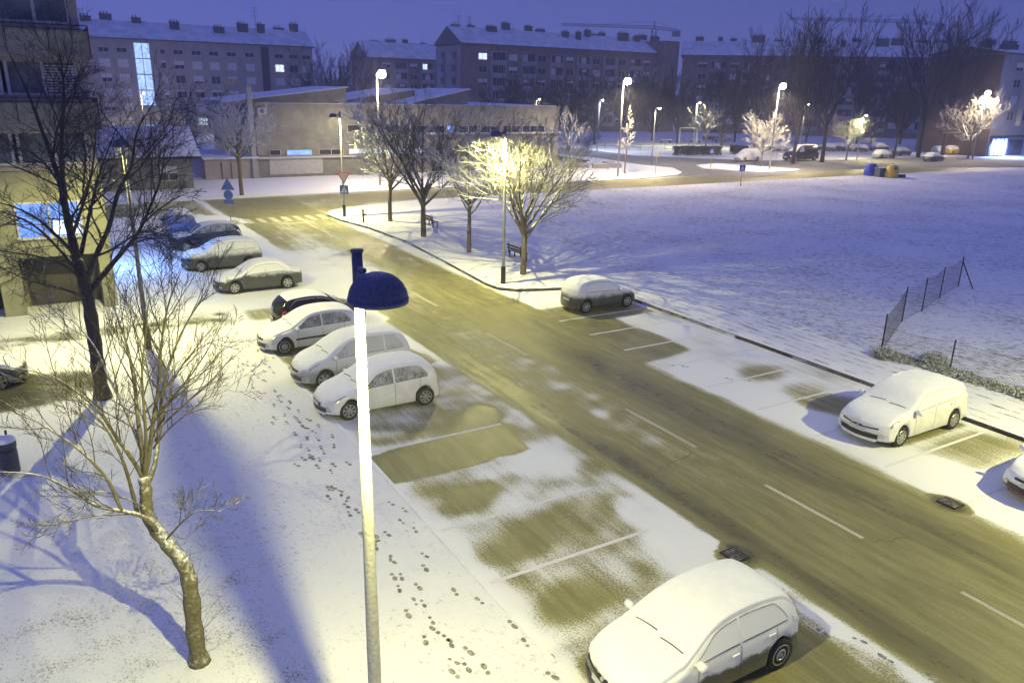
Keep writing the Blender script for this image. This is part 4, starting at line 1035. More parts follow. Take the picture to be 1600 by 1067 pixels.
# ---------------------------------------------------------------- buildings
class Face:
    """a vertical facade: origin on the ground, A along it, O outwards"""
    def __init__(s, origin, A, flip=False):
        s.o = Vector((origin[0], origin[1], 0)); s.A = Vector((A[0], A[1], 0)).normalized()
        s.O = Vector((s.A.y, -s.A.x, 0)) if not flip else Vector((-s.A.y, s.A.x, 0))
    def hit(s, px, py):
        d = ray(px, py); c = Vector((0, 0, CAM_H)); k = (s.o-c).dot(s.O)/d.dot(s.O); p = c+d*k
        return (p-s.o).dot(s.A), p.z
    def box(s, mb, a0, a1, o0, o1, z0, z1, m=0):
        c = s.A*((a0+a1)/2)+s.O*((o0+o1)/2)+Vector((0, 0, (z0+z1)/2)); mb.box(c, (a1-a0, o1-o0, z1-z0), m, s.A, s.O)
    def pt(s, a, o, z): return s.A*a+s.O*o+Vector((0, 0, z))
B_BRICK = plain('brown_brick', (.22, .165, .145), .85, var=.22, scale=1.3); B_GREY = plain('grey_render', (.36, .32, .30), .85, var=.12, scale=.7)
B_CONC = plain('weathered_concrete', (.205, .205, .185), .85, var=.22, scale=.9, bmp=.2); B_PALE = plain('pale_render', (.34, .34, .37), .85, var=.12, scale=.9)
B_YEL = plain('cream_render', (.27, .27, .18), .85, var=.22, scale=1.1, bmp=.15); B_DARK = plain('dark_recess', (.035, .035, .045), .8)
GLASSW = plain('dark_window_glass', (.022, .025, .04), .12, var=.4, scale=.8); BLIND = plain('roller_blind', (.62, .60, .62), .7, var=.1, scale=2); FRAMEW = plain('white_window_frame', (.52, .52, .54), .5)
ROOFS = plain('snowy_roof', (.62, .65, .72), .9, var=.18, scale=.5, bmp=.3); CHIM = snowy('chimney_render', (.12, .11, .12), .85, .6, .95); RAIL = plain('railing_metal', (.05, .045, .04), .6)
LITW = emis('lit_window', (.75, .88, 1.0), 1.6); LITB = emis('blue_lit_window', (.22, .42, 1.0), 1.4); LITS = emis('lit_stairwell', (.42, .62, 1.0), 1.5); LITSHOP = emis('shop_light', (.30, .45, 1.0), 3.2)
WM = {}
def window_mesh(w, h, f, lit, split=2):
    key = (round(w, 2), round(h, 2), f, lit, split)
    if key not in WM:
        m = MB(); m.bx(-w/2, w/2, -.02, .02, 0, h, 1)
        for x in [-w/2, w/2]+[(-w/2+w*i/split) for i in range(1, split)]: m.bx(x-.035, x+.035, -.07, -.022, -.03, h+.03, 0)
        m.bx(-w/2-.03, w/2+.03, -.09, -.024, -.09, -.032, 0); m.bx(-w/2-.03, w/2+.03, -.08, -.024, h+.032, h+.07, 0)
        if f > 0: m.bx(-w/2+.037, w/2-.037, -.055, -.023, h*(1-f), h+.028, 2)
        WM[key] = m.mesh('window', [FRAMEW, {0: GLASSW, 1: LITW, 2: LITB}[lit], BLIND])
    return WM[key]
def window(parent, face, a, z, w, h, f=0, lit=0, split=2, out=.04):
    o = bpy.data.objects.new('window', window_mesh(w, h, f, lit, split)); COL.objects.link(o); o.parent = parent
    p = face.pt(a, out, z); o.location = p; o.rotation_euler = (0, 0, math.atan2(face.A.y, face.A.x)); return o
def gable(face, mb, a0, a1, z0, zr, d, over=.5, m=0, m2=1):
    """pitched roof over depth d behind the facade, with ends"""
    A = [face.pt(a0-over, over, z0), face.pt(a1+over, over, z0), face.pt(a1+over, -d/2, zr), face.pt(a0-over, -d/2, zr)]
    B = [face.pt(a0-over, -d/2, zr), face.pt(a1+over, -d/2, zr), face.pt(a1+over, -d-over, z0), face.pt(a0-over, -d-over, z0)]
    T = Vector((0, 0, .22))
    for Q in (A, B):
        mb.face([q+T for q in Q], m); mb.face([q for q in Q[::-1]], m2)
    mb.face([A[0], A[1], A[1]+T, A[0]+T], m2); mb.face([B[2], B[3], B[3]+T, B[2]+T], m2)
    for a, k in ((a0-over, 0), (a1+over, 1)):
        mb.face([face.pt(a, over, z0), face.pt(a, -d-over, z0), face.pt(a, -d-over, z0)+T, face.pt(a, -d/2, zr)+T, face.pt(a, over, z0)+T], m2)
def wall_gable(face, mb, a, z0, zr, d, m=0):
    for w in (0, .3): mb.face([face.pt(a-w, -.02, z0-.02), face.pt(a-w, -d+.02, z0-.02), face.pt(a-w, -d/2, zr-.12)], m)
def chimneys(face, root, a0, a1, zr, d, n, seed, w=1.4):
    rng = random.Random(seed)
    for i in range(n):
        a = a0+(a1-a0)*(i+.5+rng.uniform(-.3, .3))/n; o = -d/2+rng.uniform(-2.5, 2.5); l = w*rng.uniform(.6, 1.7); z = zr-abs(o+d/2)*.42; h = rng.uniform(.9, 1.7)
        m = MB(); face.box(m, a-l/2, a+l/2, o-.45, o+.45, z-1.2, z+h); face.box(m, a-l/2-.12, a+l/2+.12, o-.57, o+.57, z+h+.002, z+h+.16)
        for k in range(max(1, int(l/.6))):
            x = a-l/2+.3+k*.6; p = face.pt(x, o, z+h+.16); m.tube([p, p+Vector((0, 0, .45))], .13, 6)
        m.build('chimney', CHIM, root)
def antenna(face, root, a, z, h, o=-6):
    m = MB(); p = face.pt(a, o, z); m.tube([p, p+Vector((0, 0, h))], .05, 4)
    for k in (.6, .8, .95): q = p+Vector((0, 0, h*k)); m.bar(q-face.A*.8, q+face.A*.8, .035, 4)
    m.build('antenna', RAIL, root)

# --- long grey block, left distance
F1 = Face(ST(-165, -8), N); r = empty('apartment_block', F1.o); tag(r, 'long grey apartment block in the left distance with a lit blue stairwell', 'apartment block')
a1, _ = F1.hit(490, 120); m = MB(); F1.box(m, -30, a1, -12, 0, 0, 18.2); wall_gable(F1, m, a1, 18.2, 21.8, 12); m.build('wall', B_GREY, r)
m = MB(); gable(F1, m, -30, a1, 18.2, 21.8, 12); m.build('roof', [ROOFS, CHIM], r); chimneys(F1, r, -6, a1, 21.6, 12, 13, 2, 1.6); antenna(F1, r, F1.hit(411, 60)[0], 21.5, 5); antenna(F1, r, 4, 21.5, 2.5)
rng = random.Random(5)
sa0, _ = F1.hit(213, 110); sa1, _ = F1.hit(237, 110)
cols = []
for px in (167, 195, 255+3, 282, 310, 337, 364, 392, 417, 438, 460, 480): cols.append(F1.hit(px, 120)[0])
m = MB(); F1.box(m, F1.hit(411, 120)[0]-.1, F1.hit(422, 120)[0], .0, .10, 0, 17.9, 0); m.build('stair_panel', B_DARK, r)
for i, a in enumerate(cols):
    if abs(a-F1.hit(417, 120)[0]) < .6: continue
    for k in range(6):
        z = 1.6+k*2.83; narrow = 256 < (167, 195, 258, 282, 310, 337, 364, 392, 417, 438, 460, 480)[i] < 259
        f = rng.choice((0, .25, .5, .75, 1, 1, 1)) if k < 5 else 0
        lit = 1 if (i, k) in ((9, 4), (4, 0)) else 0
        window(r, F1, a, z, .9 if narrow else 1.9, 1.45 if k < 5 else .8, 0 if lit else f, lit, 1 if narrow else 2)
for k in range(4):
    m = MB(); F1.box(m, sa0, sa1, .05, .12, 5.6+k*3.05, 8.45+k*3.05)
    w = m.build('stair_window', LITS, r); m = MB()
    for q in range(3): x = sa0+(sa1-sa0)*q/2; F1.box(m, x-.06, x+.06, .125, .2, 5.5+k*3.05, 8.5+k*3.05)
    F1.box(m, sa0, sa1, .13, .19, 5.42+k*3.05, 5.56+k*3.05); mm = m.build('frame', FRAMEW, w)
m = MB(); F1.box(m, sa0+.3, sa1+.3, .05, .1, 0, 1.7); m.build('entrance', LITB, r)

# --- middle flats with balconies
def flats(name_label, origin, A, a0, a1, ze, zr, d, wallm, seed, floors, z_top_win, lits, chim_n, gap=4.2, group=None, step=True):
    F = Face(origin, A); r = empty('apartment_block', F.o); tag(r, name_label, 'apartment block', group)
    m = MB(); F.box(m, a0, a1, -d, 0, 0, ze); wall_gable(F, m, a0+.3, ze, zr, d); wall_gable(F, m, a1, ze, zr, d)
    m.build('wall', wallm, r); m = MB(); gable(F, m, a0, a1, ze, zr, d); m.build('roof', [ROOFS, CHIM], r)
    chimneys(F, r, a0+2, a1-1, zr, d, chim_n, seed, 2.0); rng = random.Random(seed); x = a0+5.5; i = 0
    while x < a1-2.5:
        typ = i % 4
        for k in range(floors):
            z = z_top_win-k*2.9
            if z < .5: break
            lit = 1 if (i, k) in lits else 0
            if typ in (1, 3):     # loggia: recessed dark bay with parapet
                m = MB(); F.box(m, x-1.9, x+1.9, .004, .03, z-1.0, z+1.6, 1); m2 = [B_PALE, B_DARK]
                F.box(m, x-2.0, x+2.0, .03, .95, z-1.05, z-.12, 0); F.box(m, x-2.0, x-1.88, .03, .9, z-.10, z+1.7, 0); F.box(m, x+1.88, x+2.0, .03, .9, z-.10, z+1.7, 0)
                F.box(m, x-2.0, x+2.0, .0, .97, z+1.702, z+1.82, 0); m.build('balcony', m2, r)
                window(r, F, x+rng.uniform(-.9, .9), z-.1, 1.5, 1.5, rng.choice((0, 0, .4, 1)), lit, 2, .06)
            else: window(r, F, x, z-.05, 2.3, 1.35, 0 if lit else rng.choice((0, 0, .3, .6, 1)), lit, 2)
        x += gap; i += 1
    return F, r
F3a = PT(722, 90, 194)
F3, r3 = flats('brown block of flats in the middle distance with many chimneys', (F3a.x, F3a.y), N, 0, 66, 20.2, 24.2, 14, B_BRICK, 31, 6, 17.0, ((0, 0), (5, 0)), 16)
# its gable end with balconies
FG = Face(F3.o, -Vector((-N.y, N.x, 0)), True)
FG = Face(F3.o, U*-1); 
if FG.O.dot(N) > 0: FG.O = -FG.O
m = MB(); FG.box(m, 1.0, 13.5, .0, .12, 0, 20.0); m.build('end_wall_panel', B_GREY, r3)
for k in range(6):
    z = 2.5+k*2.9
    for a in (4, 10): 
        m = MB(); FG.box(m, a-1.8, a+1.8, .125, 1.1, z-1.0, z-.1); FG.box(m, a-1.8, a+1.8, .125, 1.15, z+1.65, z+1.78); m.build('balcony', B_PALE, r3)
        m = MB(); FG.box(m, a-1.2, a+1.2, .125, .16, z-.08, z+1.5); m.build('window', GLASSW, r3)
for px in (738, 755): antenna(F3, r3, F3.hit(px, 60)[0], 23.5, 3.5, -7)
p4 = PT(1066, 100, 226); q4 = PT(1545, 100, 210)
F4, r4 = flats('long dark block of flats in the right distance behind tall bare trees', (p4.x, p4.y), (q4-p4), 0, 116, 20.0, 24.0, 14, B_BRICK, 47, 6, 17.0, ((3, 3), (14, 2), (18, 2), (23, 0), (21, 0)), 22)
a_, z_ = F4.hit(1362, 160); window(r4, F4, a_, 9.3, 1.0, 1.8, 0, 2, 1, .12)
# stair tower between
m = MB(); Ft = Face(F4.o, N); Ft.box(m, -7, -1.5, -10, 0, 0, 23.5); tw = m.build('stair_tower', B_BRICK, r4); 
a_, _ = F4.hit(1459, 212); m = MB(); F4.box(m, a_-1.6, a_+1.7, .1, .2, .2, 6.0); w = m.build('lit_entrance', emis('pale_lit_entrance', (.50, .68, 1.0), 1.0), r4)
m = MB()
for q in range(4): x = a_-1.6+3.3*q/3; F4.box(m, x-.06, x+.06, .205, .3, .2, 6.0)
for z in (2.2, 3.4, 4.8): F4.box(m, a_-1.6, a_+1.7, .21, .27, z, z+.1)
m.build('frame', RAIL, w)
# small block between
p2 = PT(575, 100, 232)
F2, r2 = flats('small hazy block of flats seen between the school and the middle flats', (p2.x, p2.y), N*1, 0, 34, 18.0, 22.5, 13, B_BRICK, 52, 5, 15.5, ((3, 0),), 7)
# --- right edge building
p5 = PT(1541, 236, 149)
F5, r5 = flats('pale building at the right edge with balconies above a blue lit shop', (p5.x, p5.y), N, 0, 40, 18.0, 19.3, 14, B_PALE, 61, 4, 15.3, (), 6, 4.4)
FE = Face(F5.o, U*-1)
if FE.O.dot(N) > 0: FE.O = -FE.O
m = MB(); FE.box(m, .02, 13.9, .0, .15, 0, 17.9); m.build('brown_end_wall', plain('dark_brown_wall', (.10, .072, .066), .85, var=.25, scale=.6), r5)
m = MB(); F5.box(m, .3, 39, .01, .25, 3.35, 3.75); F5.box(m, .3, .9, .02, .25, .1, 3.3); m.build('shop_fascia', B_DARK, r5)
m = MB(); F5.box(m, 1.0, 6.5, .03, .10, .2, 3.2); w = m.build('shop_window', LITSHOP, r5)
m = MB()
for q in range(5): F5.box(m, 1.0+q*1.35, 1.1+q*1.35, .11, .2, .1, 3.25)
m.build('frame', RAIL, w)
m = MB(); F5.box(m, 7.0, 12, .03, .10, .2, 2.9); m.build('shutter', GLASSW, r5)
spot(r5, F5.pt(3.5, 1.2, 3.2), 26000, (.25, .4, 1.0), 160, .4, .3)

# --- school: long low concrete building with snowy roof monitors
FS = Face(G(430, 279, 0), N); r = empty('school_building', FS.o); tag(r, 'long low concrete school building with ribbon windows and snowy roof monitors', 'school')
aL = FS.hit(400, 200)[0]; aR = FS.hit(873, 200)[0]; zt = FS.hit(540, 167)[1]
print('school', aL, aR, zt)
m = MB(); FS.box(m, aL, aR, -24, 0, 0, zt); m.build('wall', B_CONC, r)
m = MB(); FS.box(m, aL-.1, aR+.1, -24.1, .12, zt, zt+.25, 0); m.build('parapet', B_CONC, r)
m = MB(); FS.box(m, aL+.3, aR-.3, -23.7, -.3, zt+.252, zt+.33, 0); m.build('roof_snow', ROOFS, r)
m = MB(); z1 = FS.hit(600, 209)[1]; z2 = FS.hit(480, 244)[1]
FS.box(m, FS.hit(556, 205)[0], aR, .0, .55, z1-.15, z1+.05); FS.box(m, aL, FS.hit(540, 244)[0]+4, 0, .35, z2-.2, z2); m.build('ledge', plain('pale_ledge', (.5, .5, .5), .8), r)
m = MB(); a0 = FS.hit(421, 260)[0]; a1 = FS.hit(504, 260)[0]; FS.box(m, a0, a1, 0, .10, .4, z2-.22); m.build('pale_wall_panel', plain('limewashed_block', (.42, .42, .41), .85, scale=3), r)
def sw(px0, px1, py0, py1, lit, split):
    a, zt_ = FS.hit(px0, py0); b, _ = FS.hit(px1, py0); _, zb_ = FS.hit((px0+px1)/2, py1)
    window(r, FS, (a+b)/2, zb_, b-a, zt_-zb_-.1, 0, lit, split, .06)
for q in ((421, 438, 234, 242, 0, 1), (448, 486, 234, 242, 2, 2), (498, 536, 233, 241, 0, 2), (545, 575, 232, 240, 1, 2), (577, 603, 231.5, 239.5, 1, 2), (606, 632, 231, 239, 2, 2), (636, 662, 230.5, 238.5, 1, 2),
          (542, 585, 195, 206, 0, 2), (588, 640, 196, 207, 0, 3), (644, 694, 196, 207, 0, 3), (697, 708, 196, 207, 2, 1), (716, 746, 196, 207, 0, 2), (750, 781, 196, 207, 0, 2), (785, 812, 196, 207, 0, 2), (816, 850, 196, 207, 0, 3)): sw(*q)
def monitor(px0, px1, pyl, pyr, d0, d1):
    """wedge shaped roof light, rising to the right, snow on its slope"""
    o = FS.o-FS.O*d0; F = Face(o, N); a, _ = F.hit(px0, pyl); b, z = F.hit(px1, pyr); zb = zt+.3; a -= FS.o.dot(FS.A)*0
    P = lambda x, dd, zz: FS.pt(x, -dd, zz)
    m = MB(); m.face([P(a, d0, zb), P(b, d0, zb), P(b, d0, z)]); m.face([P(a, d1, zb), P(b, d1, z), P(b, d1, zb)]); m.face([P(b, d0, zb), P(b, d1, zb), P(b, d1, z), P(b, d0, z)])
    m.build('roof_monitor', B_CONC, r)
    m = MB(); h = Vector((0, 0, .12)); m.face([P(a-.3, d0-.4, zb), P(b+.2, d0-.4, z+.05), P(b+.2, d1+.3, z+.05), P(a-.3, d1+.3, zb)]); m.face([P(a-.3, d0-.4, zb)+h, P(b+.2, d0-.4, z+.05)+h, P(b+.2, d1+.3, z+.05)+h, P(a-.3, d1+.3, zb)+h])
    m.face([P(a-.3, d0-.4, zb), P(b+.2, d0-.4, z+.05), P(b+.2, d0-.4, z+.05)+h, P(a-.3, d0-.4, zb)+h]); m.face([P(b+.2, d0-.4, z+.05), P(b+.2, d1+.3, z+.05), P(b+.2, d1+.3, z+.05)+h, P(b+.2, d0-.4, z+.05)+h]); m.build('roof_monitor_snow', ROOFS, r)
monitor(352, 540, 165, 138, 1.0, 14); monitor(520, 648, 162, 141, 9, 22); monitor(640, 731, 160, 141, 3, 16)
m = MB(); p = FS.pt(FS.hit(408, 172)[0], .2, 0); z = FS.hit(408, 174)[1]; FS.box(m, p.dot(FS.A)-.5, p.dot(FS.A)+.5, .0, .45, z-.35, z+.35); q = m.build('air_conditioner', FRAMEW, r)
m = MB(); c = FS.pt(p.dot(FS.A)-.05, .46, z); m.tube([c, c+FS.O*.02], .27, 12); m.build('fan', B_DARK, q)
m = MB(); a = FS.hit(393, 200)[0]; FS.box(m, a-.25, a+.25, -.3, .25, 0, FS.hit(393, 135)[1]); m.build('chimney', plain('pipe_steel', (.35, .35, .36), .5, .4), r)
# lower wing to the left
m = MB(); b = FS.hit(318, 240)[0]; zl = FS.hit(350, 249)[1]; FS.box(m, b, aL-.003, -12, .0, 0, zl); m.build('garage_wall', B_GREY, r)
m = MB(); FS.box(m, b-.2, aL-.004, -12.2, .3, zl+.001, zl+.2); m.build('garage_roof', ROOFS, r)
m = MB()
for px in (346, 361, 376): a = FS.hit(px, 260)[0]; FS.box(m, a-.05, a+.05, .002, .05, .1, zl-.3)
m.build('garage_door_frame', B_DARK, r)

# --- small house with a snowy roof
FH = Face(G(205, 300, 0), N); r = empty('small_house', FH.o); tag(r, 'small house with a snowy lean-to roof behind the left trees', 'house')
a1, _ = FH.hit(300, 260); zz = 3.0
m = MB(); FH.box(m, -8, a1, -9, 0, 0, zz); wall_gable(FH, m, a1, zz, 5.6, 9); m.build('wall', B_CONC, r); m = MB(); gable(FH, m, -8, a1, zz, 5.6, 9, .8); m.build('roof', [M_SNOW, B_DARK], r)
window(r, FH, FH.hit(262, 260)[0], 1.0, 1.6, 1.2, .5)

CURT = plain('curtained_glass', (.12, .14, .17), .25, var=.5, scale=.9)
# --- near building on the left
NB = ST(-20.8, -13.1); FN = Face(NB, N); r = empty('balcony_building', NB); tag(r, 'cream apartment building at the left edge with railed balconies and blue lit windows', 'apartment block')
# a runs along +t, so the building lies at negative a
def H(px, py): return FN.hit(px, py)
hs = {y: H(150, y)[1] for y in (35, 85, 100, 150, 200, 265, 316, 365, 395, 480)}; print(hs)
m = MB(); FN.box(m, -9, -.0, -11, -1.6, 0, 26); FN.box(m, -9, -.003, -1.597, 0, 2.55, 6.2); FN.box(m, -.55, -.006, -1.59, -.004, 0, 2.54); FN.box(m, -4.4, -3.6, -1.59, -.004, 0, 2.54); FN.box(m, -9, -7.2, -1.59, -.004, 0, 2.54); m.build('wall', B_YEL, r)
m = MB(); FN.box(m, -3.4, -.6, -1.59, -1.5, .1, 2.45); FN.box(m, -7.0, -4.5, -1.59, -1.5, .1, 2.45); m.build('garage_door', plain('dark_door', (.06, .055, .045), .7), r)
def nwin(a0, a1, z0, z1, mat, split, out=.03):
    m = MB(); FN.box(m, a0, a1, out-.06, out, z0, z1); w = m.build('window', mat, r); m = MB()
    for q in range(split+1): x = a0+(a1-a0)*q/split; FN.box(m, x-.04, x+.04, out+.002, out+.06, z0-.04, z1+.04)
    FN.box(m, a0-.04, a1+.04, out+.004, out+.07, z1+.002, z1+.09); FN.box(m, a0-.1, a1+.1, out+.004, out+.14, z0-.1, z0-.002); m.build('frame', FRAMEW, w); return w
lw = nwin(-3.4, -1.0, 3.45, 4.85, emis('blue_screen_window', (.14, .30, 1.0), 1.15), 2, .03)
m = MB(); FN.box(m, -2.1, -1.08, .036, .05, 3.5, 4.1); m.build('lit_pane', emis('white_screen', (.7, .85, 1.0), 2.6), lw)
nwin(-7.4, -4.9, 3.45, 4.85, GLASSW, 2)
m = MB(); FN.box(m, .005, .06, -10.8, -5.0, .9, 2.9); w = m.build('side_shop_window', emis('side_shop_light', (.25, .42, 1.0), .9), r)
m = MB()
for q in range(6): FN.box(m, .065, .12, -10.85+q*1.15, -10.75+q*1.15, .8, 3.0)
m.build('frame', FRAMEW, w)
spot(r, FN.pt(.9, -8.2, 3.1), 1300, (.16, .36, 1.0), 165, .3, .4)
# floor by floor: slab, parapet, railing, glazed loggia
for fl in range(6):
    z = 5.3+fl*2.8
    if fl > 0:
        m = MB(); FN.box(m, -9, .25, -1.58, .9, z-.18, z, 0); m.build('balcony_slab', B_CONC, r)
        m = MB(); FN.box(m, -9, .18, .80, .88, z+.002, z+.88, 0); FN.box(m, .10, .18, -1.5, .795, z+.002, z+.88, 0); m.build('balcony_panel', B_CONC, r)
        m = MB()
        FN.box(m, .185, .23, -1.5, .93, z-.17, z+1.05, 0); m.build('balcony_side_panel', plain('rust_red_panel', (.13, .035, .03), .7), r)
        m = MB()
        for h_ in (.90, 1.06): FN.box(m, -9, .235, .885, .925, z+h_, z+h_+.04)
        for q in range(7): x = .2-q*1.45; FN.box(m, x-.02, x+.02, .885, .915, z+.05, z+.9)
        m.build('railing', RAIL, r)
    m = MB(); FN.box(m, -9, -.35, -.1, -.02, z+.92, z+1.25, 0); FN.box(m, -9, -.35, -.1, -.02, z+2.45, z+2.62, 0); FN.box(m, -.35, -.02, -1.5, .0, z+.92, z+2.6); m.build('loggia_wall', B_GREY, r)
    for q in range(3):
        a0 = -2.95-q*2.75+.1; m = MB(); FN.box(m, a0, a0+2.5, -.12, -.08, z+1.25, z+2.44); w = m.build('loggia_window', CURT, r)
        m = MB()
        for x in (a0-.08, a0+1.2, a0+2.42): FN.box(m, x, x+.12, -.075, -.01, z+1.2, z+2.48)
        FN.box(m, a0-.08, a0+2.54, -.07, .02, z+1.16, z+1.24); m.build('frame', FRAMEW, w)
        if q == 0 and fl == 1:
            m = MB()
            for b_ in range(10): FN.box(m, a0+1.33, a0+2.4, -.078, -.04, z+1.3+b_*.11, z+1.37+b_*.11)
            m.build('venetian_blind', BLIND, w)
# boundary wall behind the parked cars left of the snowy house
# ---------------------------------------------------------------- street furniture
def bench(loc, ang, label):
    r = empty('park_bench', loc, ang); tag(r, label, 'bench', 'park benches on the verge')
    wd = snowy('bench_wood', (.07, .05, .035), .7, .8, 1.1); m = MB()
    for y in (-.16, 0, .16): m.bx(-.9, .9, y-.06, y+.06, .43, .47)
    m.build('seat', wd, r); m = MB()
    for z in (.62, .80): m.box((0, -.27-(z-.6)*.2, z), (1.8, .035, .12))
    m.build('backrest', wd, r)
    for x in (-.7, .7):
        m = MB(); m.box((x, .15, .215), (.06, .06, .43)); m.box((x, -.2, .215), (.06, .06, .43)); m.box((x, -.28, .62), (.06, .05, .62)); m.box((x, 0, .41), (.062, .5, .036)); m.build('leg', M_IRON, r)
bench(G(674, 354, .12), ANG_U, 'dark park bench beside the tree in the middle of the verge')
bench(G(810, 405, .12), ANG_U, 'dark park bench behind the brightly lit frosted tree')
def font_obj(name, text, size, parent, loc, rot, mat):
    c = bpy.data.curves.new(name, 'FONT'); c.body = text; c.size = size; c.extrude = .002; c.align_x = 'CENTER'; c.align_y = 'CENTER'; c.materials.append(mat)
    o = bpy.data.objects.new(name, c); COL.objects.link(o); o.parent = parent; o.location = loc; o.rotation_euler = rot; return o
SB = plain('sign_blue', (.02, .08, .42), .4, var=.05); SWH = plain('sign_white', (.75, .75, .75), .45, var=.05); SRD = plain('sign_red', (.45, .03, .03), .45); SBK = plain('sign_back_blue_grey', (.10, .17, .42), .5); SGR = plain('sign_grey', (.35, .36, .38), .5)
def yaw_to_cam(loc): return math.atan2(loc[0], -loc[1])  # face the -Y side of the sign towards the viewer's street end
def ped_sign(m, z, w):
    m.bx(-w/2, w/2, -.03, -.01, z-w/2, z+w/2, 0)
    m.face([(-w*.4, -.034, z-w*.36), (w*.4, -.034, z-w*.36), (0, -.034, z+w*.4)], 1)
    # walking figure
    m.box((0, -.039, z+w*.12), (w*.09, .006, w*.09), 2); m.box((0, -.039, z-.02*w), (w*.08, .006, w*.22), 2)
    m.box((-w*.07, -.039, z-w*.22), (w*.06, .006, w*.24), 2, Vector((.9,0,.43)), Vector((0,1,0)), Vector((-.43,0,.9)).normalized()*-1); m.box((w*.07, -.039, z-w*.22), (w*.06, .006, w*.24), 2, Vector((.9,0,-.43)), Vector((0,1,0)), Vector((.43,0,.9)))
def crossing_sign(loc, label, pole=2.6, w=.62, ang=0, base=None):
    r = empty('crossing_sign', loc, ang); tag(r, label, 'road sign', 'pedestrian crossing signs')
    m = MB(); m.tube([(0,.02,0), (0,.02,pole)], .035, 8); m.build('post', M_POLE, r)
    m = MB(); ped_sign(m, pole-.3, w); m.build('sign_plate', [SB, SWH, M_IRON], r)
    if base: m = MB(); m.tube([(0,.02,0), (0,.02,.85)], .06, 8); m.build('base_sleeve', base, r)
# sign cluster on the junction lamp post
lp = ST(-41.5, 4.9, .12); sg = empty('give_way_sign', (lp.x+.1, lp.y-.16, 2.6)); tag(sg, 'white triangular give way sign seen on the junction lamp post', 'road sign')
m = MB(); m.face([(-.5, -.03, .95), (.5, -.03, .95), (0, -.03, .08)]); m.face([(-.5, .0, .95), (0, .0, .08), (.5, .0, .95)]); m.face([(-.5, -.03, .95), (-.5, 0, .95), (.5, 0, .95), (.5, -.03, .95)]); m.build('border', SRD, sg)
m = MB(); m.face([(-.40, -.036, .90), (.40, -.036, .90), (0, -.036, .20)]); m.build('plate', plain('sign_pale', (.5, .48, .42), .5), sg)
s2 = empty('crossing_sign', (lp.x+.1, lp.y-.16, 0)); tag(s2, 'blue pedestrian crossing sign under the give way sign on the lamp post', 'road sign')
m = MB(); ped_sign(m, 2.25, .66); m.build('sign_plate', [SB, SWH, M_IRON], s2)
crossing_sign(G(1157, 291, .12), 'blue crossing sign on an orange banded post at the field edge', 2.3, .7, .1, plain('orange_band', (.6, .22, .04), .5))
crossing_sign(G(1110, 262, .1), 'blue crossing sign with a yellow foot on the traffic island', 2.6, .7, .1, plain('yellow_band', (.6, .45, .05), .5))
# arrow, disc and plate on one post by the dark blue car
b = G(361, 352, .05); r = empty('direction_sign_post', b); tag(r, 'blue triangle, disc and small plate stacked on one post at the corner', 'road sign')
m = MB(); m.tube([(0,.03,0), (0,.03,3.3)], .035, 8); m.build('post', M_POLE, r)
m = MB(); m.face([(-.5, -.02, 2.55), (.5, -.02, 2.55), (0, -.02, 3.42)]); m.face([(-.5, .0, 2.55), (0, .0, 3.42), (.5, .0, 2.55)]); m.face([(-.5, -.02, 2.55), (-.5, 0, 2.55), (.5, 0, 2.55), (.5, -.02, 2.55)]); m.build('triangle_plate', SBK, r)
m = MB(); m.tube([(0,-.02,2.2), (0,0,2.2)], .34, 24); m.build('disc_plate', SBK, r); m = MB(); m.bx(-.34, .34, -.02, 0, 1.55, 1.83); m.build('small_plate', SBK, r)
m = MB()
# standpipe
b = G(568, 348, .12); r = empty('fire_hydrant', b); tag(r, 'slim standing hydrant post on the verge beside the junction lamp', 'hydrant'); m = MB(); m.tube([(0,0,0), (0,0,.9)], .07, 10); m.lathe([(.01, .02), (.10, 0), (.10, -.1), (.07, -.12)], 10, 0, (0,0,.98)); m.build('post', M_IRON, r); m = MB(); m.tube([(-.02,0,.62), (.22,0,.62)], .05, 8); m.build('outlet', M_IRON, r)
# litter bin, left edge
b = G(17, 738, .05); r = empty('litter_bin', b, .4); tag(r, 'dark cylindrical litter bin with a snow cap at the left edge', 'litter bin')
BINM = snowy('dark_bin', (.035, .045, .07), .5, .7, 1.0)
m = MB(); m.lathe([(.21, 0), (.23, .04), (.235, .62), (.225, .63)], 24); m.build('body', BINM, r, False); m = MB(); m.lathe([(.225, .63), (.225, .72), (.205, .72)], 24, 0, (0,0,0), 'z', True); m.build('opening', M_IRON, r)
m = MB(); m.lathe([(.24, .72), (.245, .88), (.235, .90), (.01, .93)], 24); m.build('lid', BINM, r); m = MB(); m.lathe([(.24, .895), (.235, .95), (.18, 1.0), (.01, 1.02)], 24); m.build('snow_cap', CSNOW, r, True)
m = MB(); m.tube([(0,.24,0), (0,.24,1.1)], .03, 8); m.build('post', M_IRON, r)
# recycling containers
def igloo(px, py, w, h, col, label, ang=0):
    r = empty('recycling_container', G(px, py, .0), ang); tag(r, label, 'recycling bin', 'recycling containers at the field edge'); mt = snowy('plastic_'+label.split()[0], col, .5, .75, 1.05)
    m = MB(); P = []
    for (k, z) in ((.92, 0), (1.0, .1), (.98, .45), (.86, .8), (.62, .97), (.3, 1.0), (.02, 1.0)): P.append((w/2*k, h*z))
    m.lathe(P, 20, 0, (0,0,.02)); m.build('body', mt, r, True)
    m = MB(); m.tube([(0, -w*.44, h*.76), (0, -w*.52, h*.76)], .15, 12); m.build('opening', M_IRON, r)
    m = MB(); m.tube([(-.12,0,h), (-.12,0,h+.16), (.12,0,h+.16), (.12,0,h)], .03, 6); m.build('lifting_eye', M_IRON, r)
igloo(1359, 276, 1.7, 1.75, (.03, .06, .42), 'blue rounded recycling container at the left end of the row')
